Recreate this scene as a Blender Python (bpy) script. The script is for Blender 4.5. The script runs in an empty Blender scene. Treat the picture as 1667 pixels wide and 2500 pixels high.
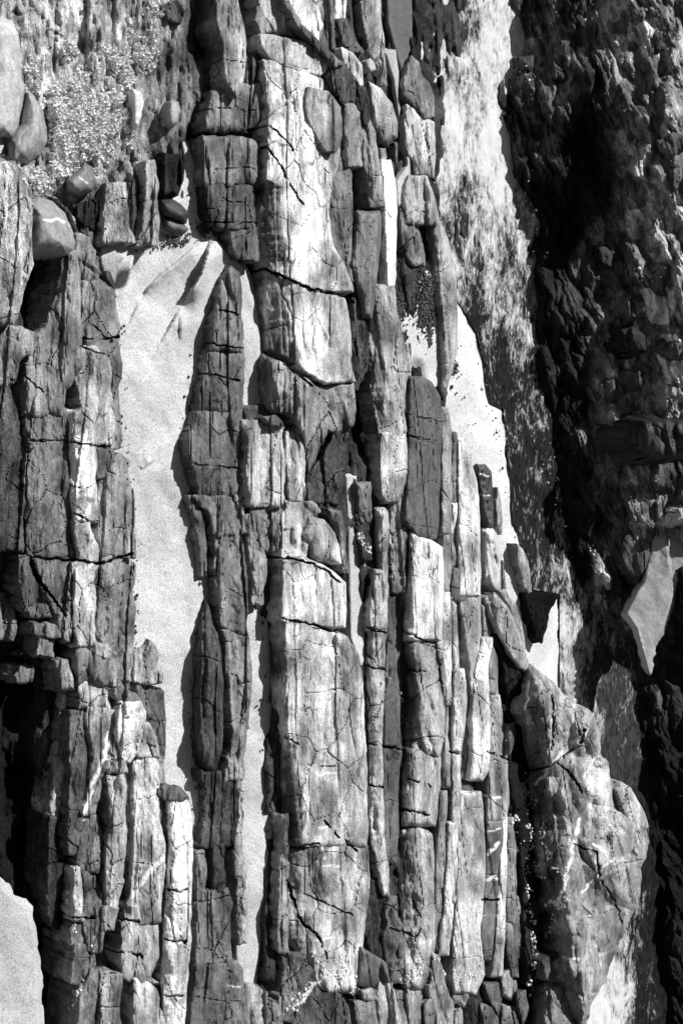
import bpy, math
import numpy as np
from mathutils import Matrix, Vector

scene = bpy.context.scene
COL = scene.collection

# ------------------------------------------------------------------ camera
# A landscape picture of a rocky shore, camera turned on its side: picture right is "up and away".
W0, H0 = 1667.0, 2500.0
FPX = 3434.0
PITCH = math.radians(50)
CAM_H = 3.8
sp, cp = math.sin(PITCH), math.cos(PITCH)
cam_d = bpy.data.cameras.new("camera"); cam = bpy.data.objects.new("camera", cam_d); COL.objects.link(cam)
cam.matrix_world = Matrix(((0, -1, 0, 0), (sp, 0, -cp, 0), (cp, 0, sp, CAM_H), (0, 0, 0, 1)))
cam_d.sensor_fit = 'VERTICAL'; cam_d.sensor_height = 36.0; cam_d.sensor_width = 24.0
cam_d.lens = 36.0 * FPX / H0
cam_d.clip_start = 0.05; cam_d.clip_end = 500
scene.camera = cam

# ------------------------------------------------------------------ light
SUN = Vector((-0.48, 0.27, 0.62)).normalized()
world = bpy.data.worlds.new("World"); scene.world = world; world.use_nodes = True
wn = world.node_tree.nodes; wl = world.node_tree.links
bg = wn.get("Background") or wn.new("ShaderNodeBackground")
sky = wn.new("ShaderNodeTexSky"); sky.sky_type = 'NISHITA'; sky.sun_disc = False
sky.sun_elevation = math.asin(SUN.z); sky.sun_rotation = math.atan2(SUN.x, SUN.y)
bw = wn.new("ShaderNodeRGBToBW")                       # black and white photograph
wl.new(sky.outputs[0], bw.inputs[0]); wl.new(bw.outputs[0], bg.inputs[0]); bg.inputs[1].default_value = 0.05
sl = bpy.data.lights.new("sun", 'SUN'); sl.energy = 5.0; sl.angle = math.radians(0.5); sl.color = (1, 1, 1)
so = bpy.data.objects.new("sun", sl); COL.objects.link(so); so.location = SUN * 20
so.rotation_euler = SUN.to_track_quat('Z', 'Y').to_euler()
scene.view_settings.view_transform = 'Standard'; scene.view_settings.look = 'None'
scene.view_settings.exposure = 0.32; scene.view_settings.gamma = 1.0; scene.view_settings.use_curve_mapping = False
scene.render.engine = 'CYCLES'
scene.cycles.max_bounces = 4; scene.cycles.diffuse_bounces = 1; scene.cycles.sample_clamp_indirect = 3

# ------------------------------------------------------------------ maths helpers
def ground(px, py, z):
    """the point of height z seen at picture position px, py"""
    a = (px - W0 / 2) / FPX; b = (py - H0 / 2) / FPX
    rx = b; ry = cp + a * sp; rz = -sp + a * cp
    t = (CAM_H - z) / (-rz)
    return np.stack([rx * t, ry * t, z + 0 * t], -1)

def hsh(ix, iy, s):
    h = (ix.astype(np.int64) * 374761393 + iy.astype(np.int64) * 668265263 + int(s) * 2246822519) & 0xFFFFFFFF
    h = ((h ^ (h >> 13)) * 1274126177) & 0xFFFFFFFF
    h = (h ^ (h >> 16)) & 0xFFFFFFFF
    h = (h * 2654435761) & 0xFFFFFFFF
    return ((h ^ (h >> 15)) & 0xFFFFFF) / float(0xFFFFFF)

def vn(x, y, s=0):
    """value noise -1..1"""
    x = np.asarray(x, float); y = np.asarray(y, float)
    ix = np.floor(x); iy = np.floor(y); fx = x - ix; fy = y - iy
    fx = fx * fx * fx * (fx * (fx * 6 - 15) + 10); fy = fy * fy * fy * (fy * (fy * 6 - 15) + 10)
    a = hsh(ix, iy, s); b = hsh(ix + 1, iy, s); c = hsh(ix, iy + 1, s); d = hsh(ix + 1, iy + 1, s)
    return ((a + (b - a) * fx) + ((c + (d - c) * fx) - (a + (b - a) * fx)) * fy) * 2 - 1

def fbm(x, y, o=4, s=0):
    r = 0 * np.asarray(x, float); am = .5
    for i in range(o):
        r = r + am * vn(x * 2 ** i + 17.3 * i, y * 2 ** i - 9.1 * i, s + i * 7); am *= .5
    return r

def voro(x, y, s=0):
    ix = np.floor(x); iy = np.floor(y)
    d1 = np.full(x.shape, 9.); d2 = d1.copy(); cx = 0 * x; cy = 0 * x; idn = 0 * x
    for j in (-1, 0, 1):
        for i in (-1, 0, 1):
            gx = ix + i; gy = iy + j
            qx = gx + .1 + .8 * hsh(gx, gy, s); qy = gy + .1 + .8 * hsh(gx, gy, s + 5)
            d = np.hypot(x - qx, y - qy)
            n = d < d1
            d2 = np.where(n, d1, np.minimum(d2, d))
            cx = np.where(n, qx, cx); cy = np.where(n, qy, cy); idn = np.where(n, hsh(gx, gy, s + 9), idn)
            d1 = np.where(n, d, d1)
    return d1, d2, cx, cy, idn

def ss(a, b, x):
    t = np.clip((x - a) / (b - a), 0, 1); return t * t * (3 - 2 * t)

def psdf(px, py, P):
    """signed distance to a polygon, positive inside"""
    P = np.asarray(P, float); d = np.full(px.shape, 1e9); ins = np.zeros(px.shape, bool)
    for i in range(len(P)):
        ax, ay = P[i - 1]; bx, by = P[i]
        ex, ey = bx - ax, by - ay; L = ex * ex + ey * ey + 1e-9
        t = np.clip(((px - ax) * ex + (py - ay) * ey) / L, 0, 1)
        d = np.minimum(d, np.hypot(px - ax - t * ex, py - ay - t * ey))
        c = (ay > py) != (by > py)
        ins ^= c & (px < ax + (py - ay) * ex / (ey if abs(ey) > 1e-9 else 1e-9))
    return np.where(ins, d, -d)

def lsdf(px, py, L):
    d = np.full(px.shape, 1e9)
    for (ax, ay), (bx, by) in zip(L[:-1], L[1:]):
        ex, ey = bx - ax, by - ay; q = ex * ex + ey * ey + 1e-9
        t = np.clip(((px - ax) * ex + (py - ay) * ey) / q, 0, 1)
        d = np.minimum(d, np.hypot(px - ax - t * ex, py - ay - t * ey))
    return d

def rows(s):
    """'y:left,right y:left,right' -> polygon"""
    l = []; r = []
    for t in s.split():
        y, q = t.split(':'); a, b = q.split(',')
        l.append((float(a), float(y))); r.append((float(b), float(y)))
    l[0] = (l[0][0], l[0][1] - 3); r[0] = (r[0][0], r[0][1] - 3); l[-1] = (l[-1][0], l[-1][1] + 4); r[-1] = (r[-1][0], r[-1][1] + 4)
    return l + r[::-1]

def pts(s):
    return [tuple(float(v) for v in t.split(',')) for t in s.split()]

def idw(px, py, C, p=3.0):
    C = np.asarray(C, float); w = 0 * px; z = 0 * px; tn = 0 * px
    for x, y, zz, tt in C:
        q = 1 / (((px - x) ** 2 + ((py - y) * .6) ** 2) ** (p / 2) + 50)
        w += q; z += q * zz; tn += q * tt
    return z / w, tn / w

# ------------------------------------------------------------------ materials (all procedural, all neutral grey)
def nodes(name):
    m = bpy.data.materials.new(name); m.use_nodes = True; nt = m.node_tree
    b = nt.nodes.get("Principled BSDF")
    return m, nt, b

class N:
    def __init__(s, nt): s.nt = nt
    def new(s, t, **k):
        n = s.nt.nodes.new(t)
        for a, v in k.items(): setattr(n, a, v)
        return n
    def lk(s, a, b): s.nt.links.new(a, b)
    def math(s, op, a, b=None, c=None, clamp=False):
        n = s.new("ShaderNodeMath", operation=op); n.use_clamp = clamp
        for i, v in enumerate((a, b, c)):
            if v is None: continue
            if isinstance(v, (int, float)): n.inputs[i].default_value = v
            else: s.lk(v, n.inputs[i])
        return n.outputs[0]
    def attr(s, name): return s.new("ShaderNodeAttribute", attribute_name=name).outputs['Fac']
    def coord(s, sx, sy, sz):
        tc = s.new("ShaderNodeTexCoord"); mp = s.new("ShaderNodeMapping"); mp.inputs['Scale'].default_value = (sx, sy, sz)
        s.lk(tc.outputs['Object'], mp.inputs[0]); return mp.outputs[0]
    def noise(s, v, scale, det=4, rough=.55, dist=0):
        n = s.new("ShaderNodeTexNoise"); n.inputs['Scale'].default_value = scale; n.inputs['Detail'].default_value = det
        n.inputs['Roughness'].default_value = rough; n.inputs['Distortion'].default_value = dist
        s.lk(v, n.inputs['Vector']); return n.outputs[0]
    def map(s, v, a, b, c, d, smooth=True):
        n = s.new("ShaderNodeMapRange", interpolation_type='SMOOTHSTEP' if smooth else 'LINEAR')
        for i, q in enumerate((a, b, c, d)): n.inputs[i + 1].default_value = q
        s.lk(v, n.inputs[0]); return n.outputs[0]

def rock_mat(name, contrast=.34, fine=.38, rough=.58, bump=.42, spec=.4, stretch=.22, crackle=.8, spots=.5, bscale=1.0):
    m, nt, b = nodes(name); n = N(nt)
    tone = n.attr('tone'); vein = n.attr('vein')
    vs = n.coord(stretch, 1, 1); vi = n.coord(.6, 1, 1); v1 = n.coord(1, 1, 1)
    streak = n.noise(vs, 45, 5, .65, .4)                 # bedding streaks along the strata
    blot = n.noise(vi, 9, 5, .6, .6)
    grain = n.noise(v1, 210, 3, .8); fs = n.noise(n.coord(stretch * .7, 1, 1), 150, 4, .7, .2); chip = n.noise(vi, 75, 4, .75, .8)
    f = n.math('MULTIPLY', n.map(streak, .3, .7, 1 - contrast, 1 + contrast), n.map(blot, .3, .7, 1 - contrast * .55, 1 + contrast * .5))
    f = n.math('MULTIPLY', f, n.map(grain, .33, .67, 1 - fine, 1 + fine * 1.2)); f = n.math('MULTIPLY', f, n.map(fs, .33, .67, 1 - contrast * .38, 1 + contrast * .38)); f = n.math('MULTIPLY', f, n.map(chip, .30, .5, 1 - contrast * .9, 1.05))
    fl = n.map(n.noise(v1, 120, 2, .6), .70, .76, 0, contrast * .5)
    # dark lichen spots
    vo = n.new("ShaderNodeTexVoronoi"); vo.inputs['Scale'].default_value = 17; n.lk(vi, vo.inputs['Vector'])
    sp1 = n.map(n.math('ADD', vo.outputs['Distance'], n.math('MULTIPLY', n.noise(v1, 60, 3), .25)), .22, .30, 1 - spots, 1)
    msk = n.map(n.noise(v1, 3.5, 3), .5, .6, 0, 1)
    sp2 = n.math('ADD', n.math('MULTIPLY', sp1, msk), n.math('SUBTRACT', 1, msk))
    f = n.math('MULTIPLY', f, sp2)
    # hairline cracks
    vc = n.coord(.55, 1, 1); dn = n.new("ShaderNodeTexNoise"); dn.inputs['Scale'].default_value = 8; n.lk(vc, dn.inputs['Vector'])
    mx = n.new("ShaderNodeVectorMath", operation='MULTIPLY_ADD'); n.lk(dn.outputs['Color'], mx.inputs[0]); mx.inputs[1].default_value = (.07, .07, .07); n.lk(vc, mx.inputs[2])
    ve = n.new("ShaderNodeTexVoronoi", feature='DISTANCE_TO_EDGE'); ve.inputs['Scale'].default_value = 9; n.lk(mx.outputs[0], ve.inputs['Vector'])
    ve2 = n.new("ShaderNodeTexVoronoi", feature='DISTANCE_TO_EDGE'); ve2.inputs['Scale'].default_value = 27; n.lk(mx.outputs[0], ve2.inputs['Vector'])
    ck = n.math('MULTIPLY', n.map(ve.outputs['Distance'], .0, .026, 0, 1), n.math('ADD', n.map(ve2.outputs['Distance'], .0, .05, 0, .6), .4))
    cm = n.map(n.noise(v1, 7, 3), .42, .56, 0, 1)
    ckm = n.math('SUBTRACT', 1, n.math('MULTIPLY', n.math('SUBTRACT', 1, ck), n.math('MULTIPLY', cm, crackle)))
    f = n.math('MULTIPLY', f, ckm)
    col = n.math('ADD', n.math('MULTIPLY', tone, f), n.math('MULTIPLY', fl, n.map(tone, .05, .4, 0, 1)))
    col = n.math('ADD', n.math('MULTIPLY', col, n.math('SUBTRACT', 1, vein)), n.math('MULTIPLY', vein, .72), clamp=True)
    cc = n.new("ShaderNodeCombineColor"); 
    for i in range(3): n.lk(col, cc.inputs[i])
    n.lk(cc.outputs[0], b.inputs['Base Color'])
    b.inputs['Roughness'].default_value = rough; b.inputs['Specular IOR Level'].default_value = spec
    h = n.math('ADD', n.math('MULTIPLY', streak, .9), n.math('ADD', n.math('MULTIPLY', chip, .8), n.math('MULTIPLY', fs, .35)))
    h = n.math('ADD', h, n.math('MULTIPLY', n.noise(v1, 260, 3, .7), .18))
    h = n.math('ADD', h, n.math('MULTIPLY', ckm, .5))
    bp = n.new("ShaderNodeBump"); bp.inputs['Strength'].default_value = bump; bp.inputs['Distance'].default_value = .012 * bscale
    n.lk(h, bp.inputs['Height']); n.lk(bp.outputs[0], b.inputs['Normal'])
    return m

M = {
    'rock': rock_mat('layered_rock'),
    'smooth': rock_mat('smooth_stone', contrast=.22, fine=.25, rough=.6, bump=.25, stretch=.7, crackle=.15, spots=.1),
    'flaky': rock_mat('flaky_rock', contrast=.5, fine=.45, bump=.8, stretch=.3, bscale=1.5, crackle=.3, rough=.75, spec=.12),
    'wet': rock_mat('wet_rock', contrast=.45, fine=.45, bump=.7, rough=.6, spec=.15, stretch=.6, bscale=1.1, crackle=.3),
}

def sand_mat(name, base, speck):
    m, nt, b = nodes(name); n = N(nt)
    v1 = n.coord(1, 1, 1)
    g = n.noise(v1, 210, 3, .85); g2 = n.noise(v1, 6, 3)
    f = n.math('MULTIPLY', n.map(g, .28, .62, 1 - speck, 1.12), n.map(g2, .35, .65, .84, 1.06))
    col = n.math('MULTIPLY', f, n.math('MULTIPLY', n.attr('tone'), base), clamp=True)
    cc = n.new("ShaderNodeCombineColor")
    for i in range(3): n.lk(col, cc.inputs[i])
    n.lk(cc.outputs[0], b.inputs['Base Color']); b.inputs['Roughness'].default_value = .95; b.inputs['Specular IOR Level'].default_value = .1
    bp = n.new("ShaderNodeBump"); bp.inputs['Strength'].default_value = .6; bp.inputs['Distance'].default_value = .003
    n.lk(n.noise(v1, 300, 2, .8), bp.inputs['Height']); n.lk(bp.outputs[0], b.inputs['Normal'])
    return m
M['sand'] = sand_mat('coarse_sand', .56, .6)

def water_mat():
    m, nt, b = nodes('foamy_water'); n = N(nt)
    foam = n.attr('foam'); tone = n.attr('tone')
    va = n.coord(.5, 1, 1); v1 = n.coord(1, 1, 1)
    a = n.noise(va, 14, 9, .8, .5); c = n.noise(n.coord(.4, 1, 1), 90, 5, .75, .6)
    mask = n.math('ADD', n.math('MULTIPLY', a, .66), n.math('MULTIPLY', c, .34))
    thr = n.math('SUBTRACT', .68, n.math('MULTIPLY', foam, .36))
    k = n.math('MULTIPLY', n.math('SUBTRACT', mask, thr), 8.0, clamp=True)
    dark = n.math('MULTIPLY', tone, n.map(n.noise(va, 60, 4), .3, .7, .5, 1.6))
    col = n.math('ADD', n.math('MULTIPLY', k, .62), n.math('MULTIPLY', n.math('SUBTRACT', 1, k), dark), clamp=True)
    cc = n.new("ShaderNodeCombineColor")
    for i in range(3): n.lk(col, cc.inputs[i])
    n.lk(cc.outputs[0], b.inputs['Base Color'])
    n.lk(n.math('ADD', n.math('MULTIPLY', k, .4), .5), b.inputs['Roughness'])
    b.inputs['Specular IOR Level'].default_value = .05
    h = n.math('ADD', n.math('MULTIPLY', a, 1.0), n.math('MULTIPLY', c, .5))
    bp = n.new("ShaderNodeBump"); bp.inputs['Strength'].default_value = .7; bp.inputs['Distance'].default_value = .012
    n.lk(h, bp.inputs['Height']); n.lk(bp.outputs[0], b.inputs['Normal'])
    return m
M['water'] = water_mat()

def plain_mat(name, v, rough=.8, var=.3, sc=300):
    m, nt, b = nodes(name); n = N(nt)
    col = n.math('MULTIPLY', n.map(n.noise(n.coord(1, 1, 1), sc, 2), .3, .7, 1 - var, 1 + var), v, clamp=True)
    cc = n.new("ShaderNodeCombineColor")
    for i in range(3): n.lk(col, cc.inputs[i])
    n.lk(cc.outputs[0], b.inputs['Base Color']); b.inputs['Roughness'].default_value = rough
    return m
M['shell'] = plain_mat('white_shell', .66, var=.5, sc=140); M['grit'] = plain_mat('dark_grit', .03, .6, .6, 120); M['deep'] = plain_mat('sea_bed', .02, .8, .5, 8)

# ------------------------------------------------------------------ mesh building
def link_mesh(name, V, F, mat, attrs, smooth=True, parent=None, origin=None):
    V = np.asarray(V, float)
    if origin is None:
        origin = np.array([V[:, 0].mean(), V[:, 1].mean(), V[:, 2].min()])
    me = bpy.data.meshes.new(name)
    F = np.asarray(F, np.int32); k = F.shape[1]
    me.vertices.add(len(V)); me.vertices.foreach_set('co', (V - origin).astype(np.float32).ravel())
    me.loops.add(F.size); me.loops.foreach_set('vertex_index', F.ravel())
    me.polygons.add(len(F)); me.polygons.foreach_set('loop_start', np.arange(len(F), dtype=np.int32) * k)
    try: me.polygons.foreach_set('loop_total', np.full(len(F), k, dtype=np.int32))
    except Exception: pass
    me.update(calc_edges=True); me.validate()
    me.polygons.foreach_set('use_smooth', np.full(len(me.polygons), smooth))
    for a, v in attrs.items():
        at = me.attributes.new(a, 'FLOAT', 'POINT'); at.data.foreach_set('value', np.asarray(v, np.float32))
    me.materials.append(mat)
    o = bpy.data.objects.new(name, me); COL.objects.link(o); o.location = origin
    if parent: o.parent = parent; o.location = Vector(origin) - parent.location
    return o

def polyf(x, y, s, k=1.0):
    """continuous broken faces with crisp ridges: the highest of many small tilted pyramids"""
    ix = np.floor(x); iy = np.floor(y); best = np.full(x.shape, -9.)
    for j in (-1, 0, 1):
        for i in (-1, 0, 1):
            gx = ix + i; gy = iy + j
            dx = x - gx - hsh(gx, gy, s); dy = y - gy - hsh(gx, gy, s + 5)
            an = hsh(gx, gy, s + 7) * 1.57; c, q = np.cos(an), np.sin(an)
            u = dx * c + dy * q; v = -dx * q + dy * c
            h = .5 * hsh(gx, gy, s + 9) + (hsh(gx, gy, s + 11) - .5) * 1.1 * u + (hsh(gx, gy, s + 12) - .5) * 1.1 * v - k * (np.maximum(np.abs(u), np.abs(v)) * .75 + .25 * (np.abs(u) + np.abs(v)))
            best = np.maximum(best, h)
    return best

def strata(px, py, s, amp=1.0, big=0.0):
    """bedding relief in metres, long along the strata"""
    w = 12 * fbm(px / 160, py / 260, 3, 91)
    x = px + w - (py - 1250) * (.02 + .00018 * (px - 650))
    xf = x + 4 * vn(px / 20, py / 30, s)
    r = .012 * fbm(x / 90, py / 200, 3, s + 3) + .0022 * fbm(x / 9, py / 90, 3, s + 5)
    n1 = vn(x / 24, py / 520, 21); n2 = vn(x / 9, py / 200, s + 23)
    r -= (.010 * (1 - ss(0, .09, np.abs(n1))) * ss(-.5, .1, vn(px / 50, py / 140, s + 4)) + .0011 * (1 - ss(0, .2, np.abs(n2))) * ss(0, .5, vn(px / 40, py / 60, s + 8)))
    r += .5 * .012 * np.sign(vn(x / 34, py / 700, 25)) * ss(.0, .10, np.abs(vn(x / 34, py / 700, 25)))
    r += .030 * polyf(xf / 62 + s * .37, py / 190 + s * .71, s + 1) + .012 * polyf(xf / 22 + s * .3, py / 70, s + 2) * (1 + .8 * vn(px / 60, py / 60, s + 9)) + .0035 * polyf(xf / 8, py / 17, s + 3)
    if big: r += big * polyf(px / 120 + .3, py / 150 - .2, 501, .8) + .4 * big * polyf(px / 52, py / 70, 502)
    d1, d2, cx, cy, i = voro((px + 10 * vn(px / 40, py / 40, s)) / 95 + s * 3.3, (py + 14 * vn(px / 50, py / 50, s + 1)) / 130, s)
    r -= .010 * (1 - ss(0, 3.2, (d2 - d1) * 95)) * ss(.5, .6, i)
    return amp * r

VEINS = []      # quartz veins: polyline, half width px
CRACKS = []     # open joints: polyline, half width px, depth m
PATCH = []      # patches of other tone, lichen and stone colour, some painted shade: polygon, factor, softness px

rock_count = [0]
ZK = .72
def rock(name, label, P, z, tone, mat='rock', cat='rock', r=7, a=.010, tilt=0.0, vt=0.0, amp=1.0, jit=4.0, base=None, lean=.0, group=None, g=2.7, dome=0.0, big=0.0, crest=None, cs=.001, smooth=True, top=None, parent=None):
    rock_count[0] += 1; sd = rock_count[0] * 13 + 5
    if group != 'stones set in the dark cliff': z = z * ZK
    tone = 1.12 * tone ** 1.28
    P = np.array(P, float); x0, y0 = P.min(0) - 12; x1, y1 = P.max(0) + 12
    nx = max(4, int((x1 - x0) / g)); ny = max(4, int((y1 - y0) / g))
    X, Y = np.meshgrid(np.linspace(x0, x1, nx), np.linspace(y0, y1, ny))
    grow = 3.5 if mat != 'smooth' and jit > 1.3 else 0.0
    def D(x, y):
        wx = jit * (fbm(x / 30, y / 45, 3, sd) * 2.2); wy = jit * (fbm(x / 30, y / 45, 3, sd + 40) * 2.2)
        return psdf(x + wx, y + wy, P) + grow
    d = D(X, Y)
    dc = (d[:-1, :-1] + d[1:, :-1] + d[:-1, 1:] + d[1:, 1:]) / 4
    inc = (dc > 0)
    if inc.sum() < 4: print('small rock', label); return None
    idx = np.arange(nx * ny).reshape(ny, nx)
    Q = np.stack([idx[:-1, :-1], idx[:-1, 1:], idx[1:, 1:], idx[1:, :-1]], -1)[inc]   # x right, y down
    used = np.unique(Q); remap = -np.ones(nx * ny, int); remap[used] = np.arange(len(used)); Q = remap[Q]
    px = X.ravel()[used].copy(); py = Y.ravel()[used].copy()
    E = np.concatenate([Q[:, [0, 1]], Q[:, [1, 2]], Q[:, [2, 3]], Q[:, [3, 0]]])
    key = E[:, 0].astype(np.int64) * 10 ** 7 + E[:, 1]; rev = E[:, 1].astype(np.int64) * 10 ** 7 + E[:, 0]
    B = E[~np.isin(key, rev)]
    bv = np.unique(B)
    gx = gy = None
    for it in range(3):
        bx, by = px[bv], py[bv]; db = D(bx, by); e = 1.0
        gx = (D(bx + e, by) - D(bx - e, by)) / (2 * e); gy = (D(bx, by + e) - D(bx, by - e)) / (2 * e)
        L = np.maximum(np.hypot(gx, gy), .3); mv = np.clip(db / L, -g, g) * .8
        px[bv] = bx - mv * gx / L; py[bv] = by - mv * gy / L
    dd = np.maximum(D(px, py), 0); dd[bv] = 0
    cx, cy = P.mean(0)
    zz = z + tilt * (px - cx) + vt * (py - cy) + strata(px, py, sd % 50, amp, big) - .75 * a * np.exp(-dd / r * 2.6)
    if crest:
        cr_ = pts(crest); kx = np.interp(py, [c[1] for c in cr_], [c[0] for c in cr_]) + 5 * fbm(py / 40, py * 0, 3, sd) * 2; q_ = kx - px; zz -= cs * (np.sqrt(q_ * q_ + 60) + q_) / 2
    if dome: zz += dome * (np.sqrt(np.clip(1 - (1 - np.clip(dd / max(dd.max(), 1), 0, 1)) ** 2, 0, 1)) - 1)
    for L_, hw, dp in CRACKS:
        dl = lsdf(px + 3 * vn(px / 9, py / 9, 3), py + 3 * vn(px / 9, py / 9, 4), L_); zz -= dp * (1 - ss(hw * .2, hw * .8, dl)) * ss(-.75, -.2, vn(px / 22, py / 22, 14))
    bot = base if base is not None else -0.12
    T = np.full(len(px), tone); ve = 0 * px
    for L_, hw in VEINS:
        hw = hw * 1.25 if hw > 2 else hw
        dl = lsdf(px + 4 * vn(px / 14, py / 14, 6), py + 4 * vn(px / 14, py / 14, 7), L_)
        ve = np.maximum(ve, (1 - ss(hw * .5, hw * 1.1 + 1, dl)) * ss(-.95, -.3, vn(px / 9, py / 9, 8)))
    for PP, fac, soft in PATCH:
        q = psdf(px + 9 * fbm(px / 25, py / 40, 3, 31) * 2, py + 12 * fbm(px / 25, py / 40, 3, 32) * 2, PP); T *= 1 + (fac - 1) * ss(-soft, soft, q)
    T *= (1 + .5 * fbm(px / 14, py / 220, 3, sd + 2)) * np.clip(1 + 1.3 * fbm(px / 50 + 5, py / 90, 4, sd + 6), .35, 1.25) if amp > .45 else (1 + .25 * fbm(px / 30, py / 50, 4, sd + 2))
    V = ground(px, py, zz)
    # side walls
    nr = 6; nb = len(bv); bi = -np.ones(len(px), int); bi[bv] = np.arange(nb)
    L = np.maximum(np.hypot(gx, gy), .2); ox = -gy / L; oy = -gx / L     # world x = picture y, world y = picture x
    top = V[bv]; allV = [V]; allT = [T]; allE = [ve]
    for k in range(1, nr + 1):
        t = k / nr
        out = lean * (top[:, 2] - bot) * (t ** .8) * (1 + .5 * vn(px[bv] / 20, py[bv] / 30, sd)) + .016 * fbm(py[bv] / 16, np.full(nb, k * 1.3) + px[bv] / 16, 3, sd + 11) * (1 if k < nr else 0)
        W = top.copy(); W[:, 0] += ox * out; W[:, 1] += oy * out; W[:, 2] = top[:, 2] + (bot - top[:, 2]) * t
        allV.append(W); allT.append(T[bv] * (1 + .3 * vn(py[bv] / 20, np.full(nb, k * .9), sd))); allE.append(ve[bv] * (k < 3))
    base_i = len(px)
    def vi(v, k): return v if k == 0 else base_i + (k - 1) * nb + bi[v]
    FQ = [Q[:, ::-1]]
    for k in range(nr):
        FQ.append(np.stack([vi(B[:, 0], k), vi(B[:, 1], k), vi(B[:, 1], k + 1), vi(B[:, 0], k + 1)], -1))
    V = np.concatenate(allV); F = np.concatenate(FQ)
    # picture y is world x and picture x is world y, so the picture-space winding is already seen from below: flip once
    o = link_mesh(name, V, F, M[mat], {'tone': np.concatenate(allT), 'vein': np.concatenate(allE)}, smooth and mat == 'smooth')
    if label: o['label'] = label; o['category'] = cat
    if group: o['group'] = group
    return o

def axis(lo, a, b, hi, g, G):
    return np.concatenate([np.arange(lo, a, G), np.arange(a, b, g), np.arange(b, hi + 1, G)])

def sheet(name, xs, ys, zfun, mat, attrs, mask=None, kind='structure', label=None, smooth=True):
    x_lo, x_hi = -400, 1680
    X, Y = np.meshgrid(xs, ys); px = X.ravel(); py = Y.ravel(); z = zfun(px, py)
    V = ground(px, py, z); nx, ny = len(xs), len(ys); idx = np.arange(nx * ny).reshape(ny, nx)
    Q = np.stack([idx[:-1, :-1], idx[1:, :-1], idx[1:, 1:], idx[:-1, 1:]], -1).reshape(-1, 4)
    A = {k: f(px, py) for k, f in attrs.items()}
    if mask is not None:
        mk = mask(px, py); Q = Q[mk[Q].mean(1) > 0]
        u = np.unique(Q); rm = -np.ones(len(px), int); rm[u] = np.arange(len(u)); Q = rm[Q]; px = px[u].copy(); py = py[u].copy()
        E = np.concatenate([Q[:, [0, 1]], Q[:, [1, 2]], Q[:, [2, 3]], Q[:, [3, 0]]])
        key = E[:, 0].astype(np.int64) * 10 ** 7 + E[:, 1]; rev = E[:, 1].astype(np.int64) * 10 ** 7 + E[:, 0]
        bv = np.unique(E[~np.isin(key, rev)]); g = 4.5
        for it in range(3):
            bx, by = px[bv], py[bv]; db = mask(bx, by)
            qx = (mask(bx + 1, by) - mask(bx - 1, by)) / 2; qy = (mask(bx, by + 1) - mask(bx, by - 1)) / 2
            L = np.maximum(np.hypot(qx, qy), .3); mv = np.clip(db / L, -g, g) * .8
            ok = (bx > x_lo) & (bx < x_hi)
            px[bv] = bx - mv * qx / L * ok; py[bv] = by - mv * qy / L * ok
        V = ground(px, py, zfun(px, py)); A = {k: f(px, py) for k, f in attrs.items()}
    o = link_mesh(name, V, Q, mat, A, smooth)
    o['kind'] = kind
    return o

# ------------------------------------------------------------------ lines and patches in the stone
CRACKS += [(pts(s), w, d) for s, w, d in [
    ("548,328 600,322 640,305 662,308 700,345 718,365", 3.5, .03), ("645,352 675,390 715,460 740,500", 3.5, .03),
    ("588,638 640,655 700,680 760,705 840,722 860,735", 5, .05), ("640,855 690,890 740,925 780,960", 4, .03),
    ("660,1362 700,1362 760,1375 800,1395 845,1440", 4, .04), ("690,1510 750,1522 830,1545", 4.5, .04),
    ("695,1798 730,1815", 3, .03), ("750,1865 820,1872", 2.5, .015), ("790,2005 830,2045 870,2075", 4, .03),
    ("700,2068 780,2060", 3.5, .03), ("700,2160 770,2195 860,2235", 3, .02), ("700,2150 735,2250 780,2290 800,2340", 4.5, .04),
    ("895,1532 945,1548", 4, .03), ("892,1625 935,1635", 4, .03), ("898,1815 985,1830", 4, .03), ("900,1915 935,1925", 4, .03),
    ("985,1540 1040,1565", 4, .03), ("985,1636 1035,1640", 3.5, .02), ("985,1895 1050,1920", 3.5, .03), ("980,1975 1050,1990", 4, .03),
    ("175,1078 238,1090", 4, .03), ("178,1250 240,1282", 4, .03), ("75,1075 170,1078", 3.5, .02), ("178,1367 250,1375 325,1352", 5, .04),
    ("70,1358 180,1370", 4, .03), ("75,1365 100,1420 160,1500", 5, .04), ("200,825 240,832 292,822", 3.5, .03), ("225,790 260,825 275,835", 3, .02),
    ("195,848 255,865", 3, .02), ("410,2172 440,2178 455,2172", 4, .03), ("405,2295 455,2300", 4, .03), ("398,2430 445,2432", 4, .03),
    ("180,2240 250,2240 340,2250", 4, .04), ("260,2318 350,2335", 4, .03), ("1190,1835 1240,1855", 3, .02), ("1095,1835 1120,1840", 3, .03),
    ("1185,2130 1215,2140", 4, .03), ("1175,2198 1212,2198", 4, .03), ("1360,1860 1400,1900 1420,1935", 3, .03), ("1400,2060 1455,2080 1462,2140", 3.5, .03),
    ("1465,2150 1500,2200 1520,2260", 3, .02), ("1290,1880 1345,1870 1420,1810 1425,1780", 4, .03), ("1345,1700 1350,1760 1345,1830", 4, .03),
    ("1010,2200 1035,2260 1010,2290", 3, .02), ("950,2265 1010,2285", 3, .02), ("450,1130 590,1145", 3, .02), ("470,905 590,930", 3, .03),
    ("460,830 590,850", 3, .03), ("500,745 585,770", 3, .03), ("30,930 60,915 110,960", 3, .02), ("500,330 560,328", 3, .03),
    ("995,1010 1078,1030", 3, .01), ("995,1065 1065,1075", 3, .01), ("1180,1290 1180,1400", 3, .01), ("500,540 560,545 640,545", 3, .02),
]]
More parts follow.
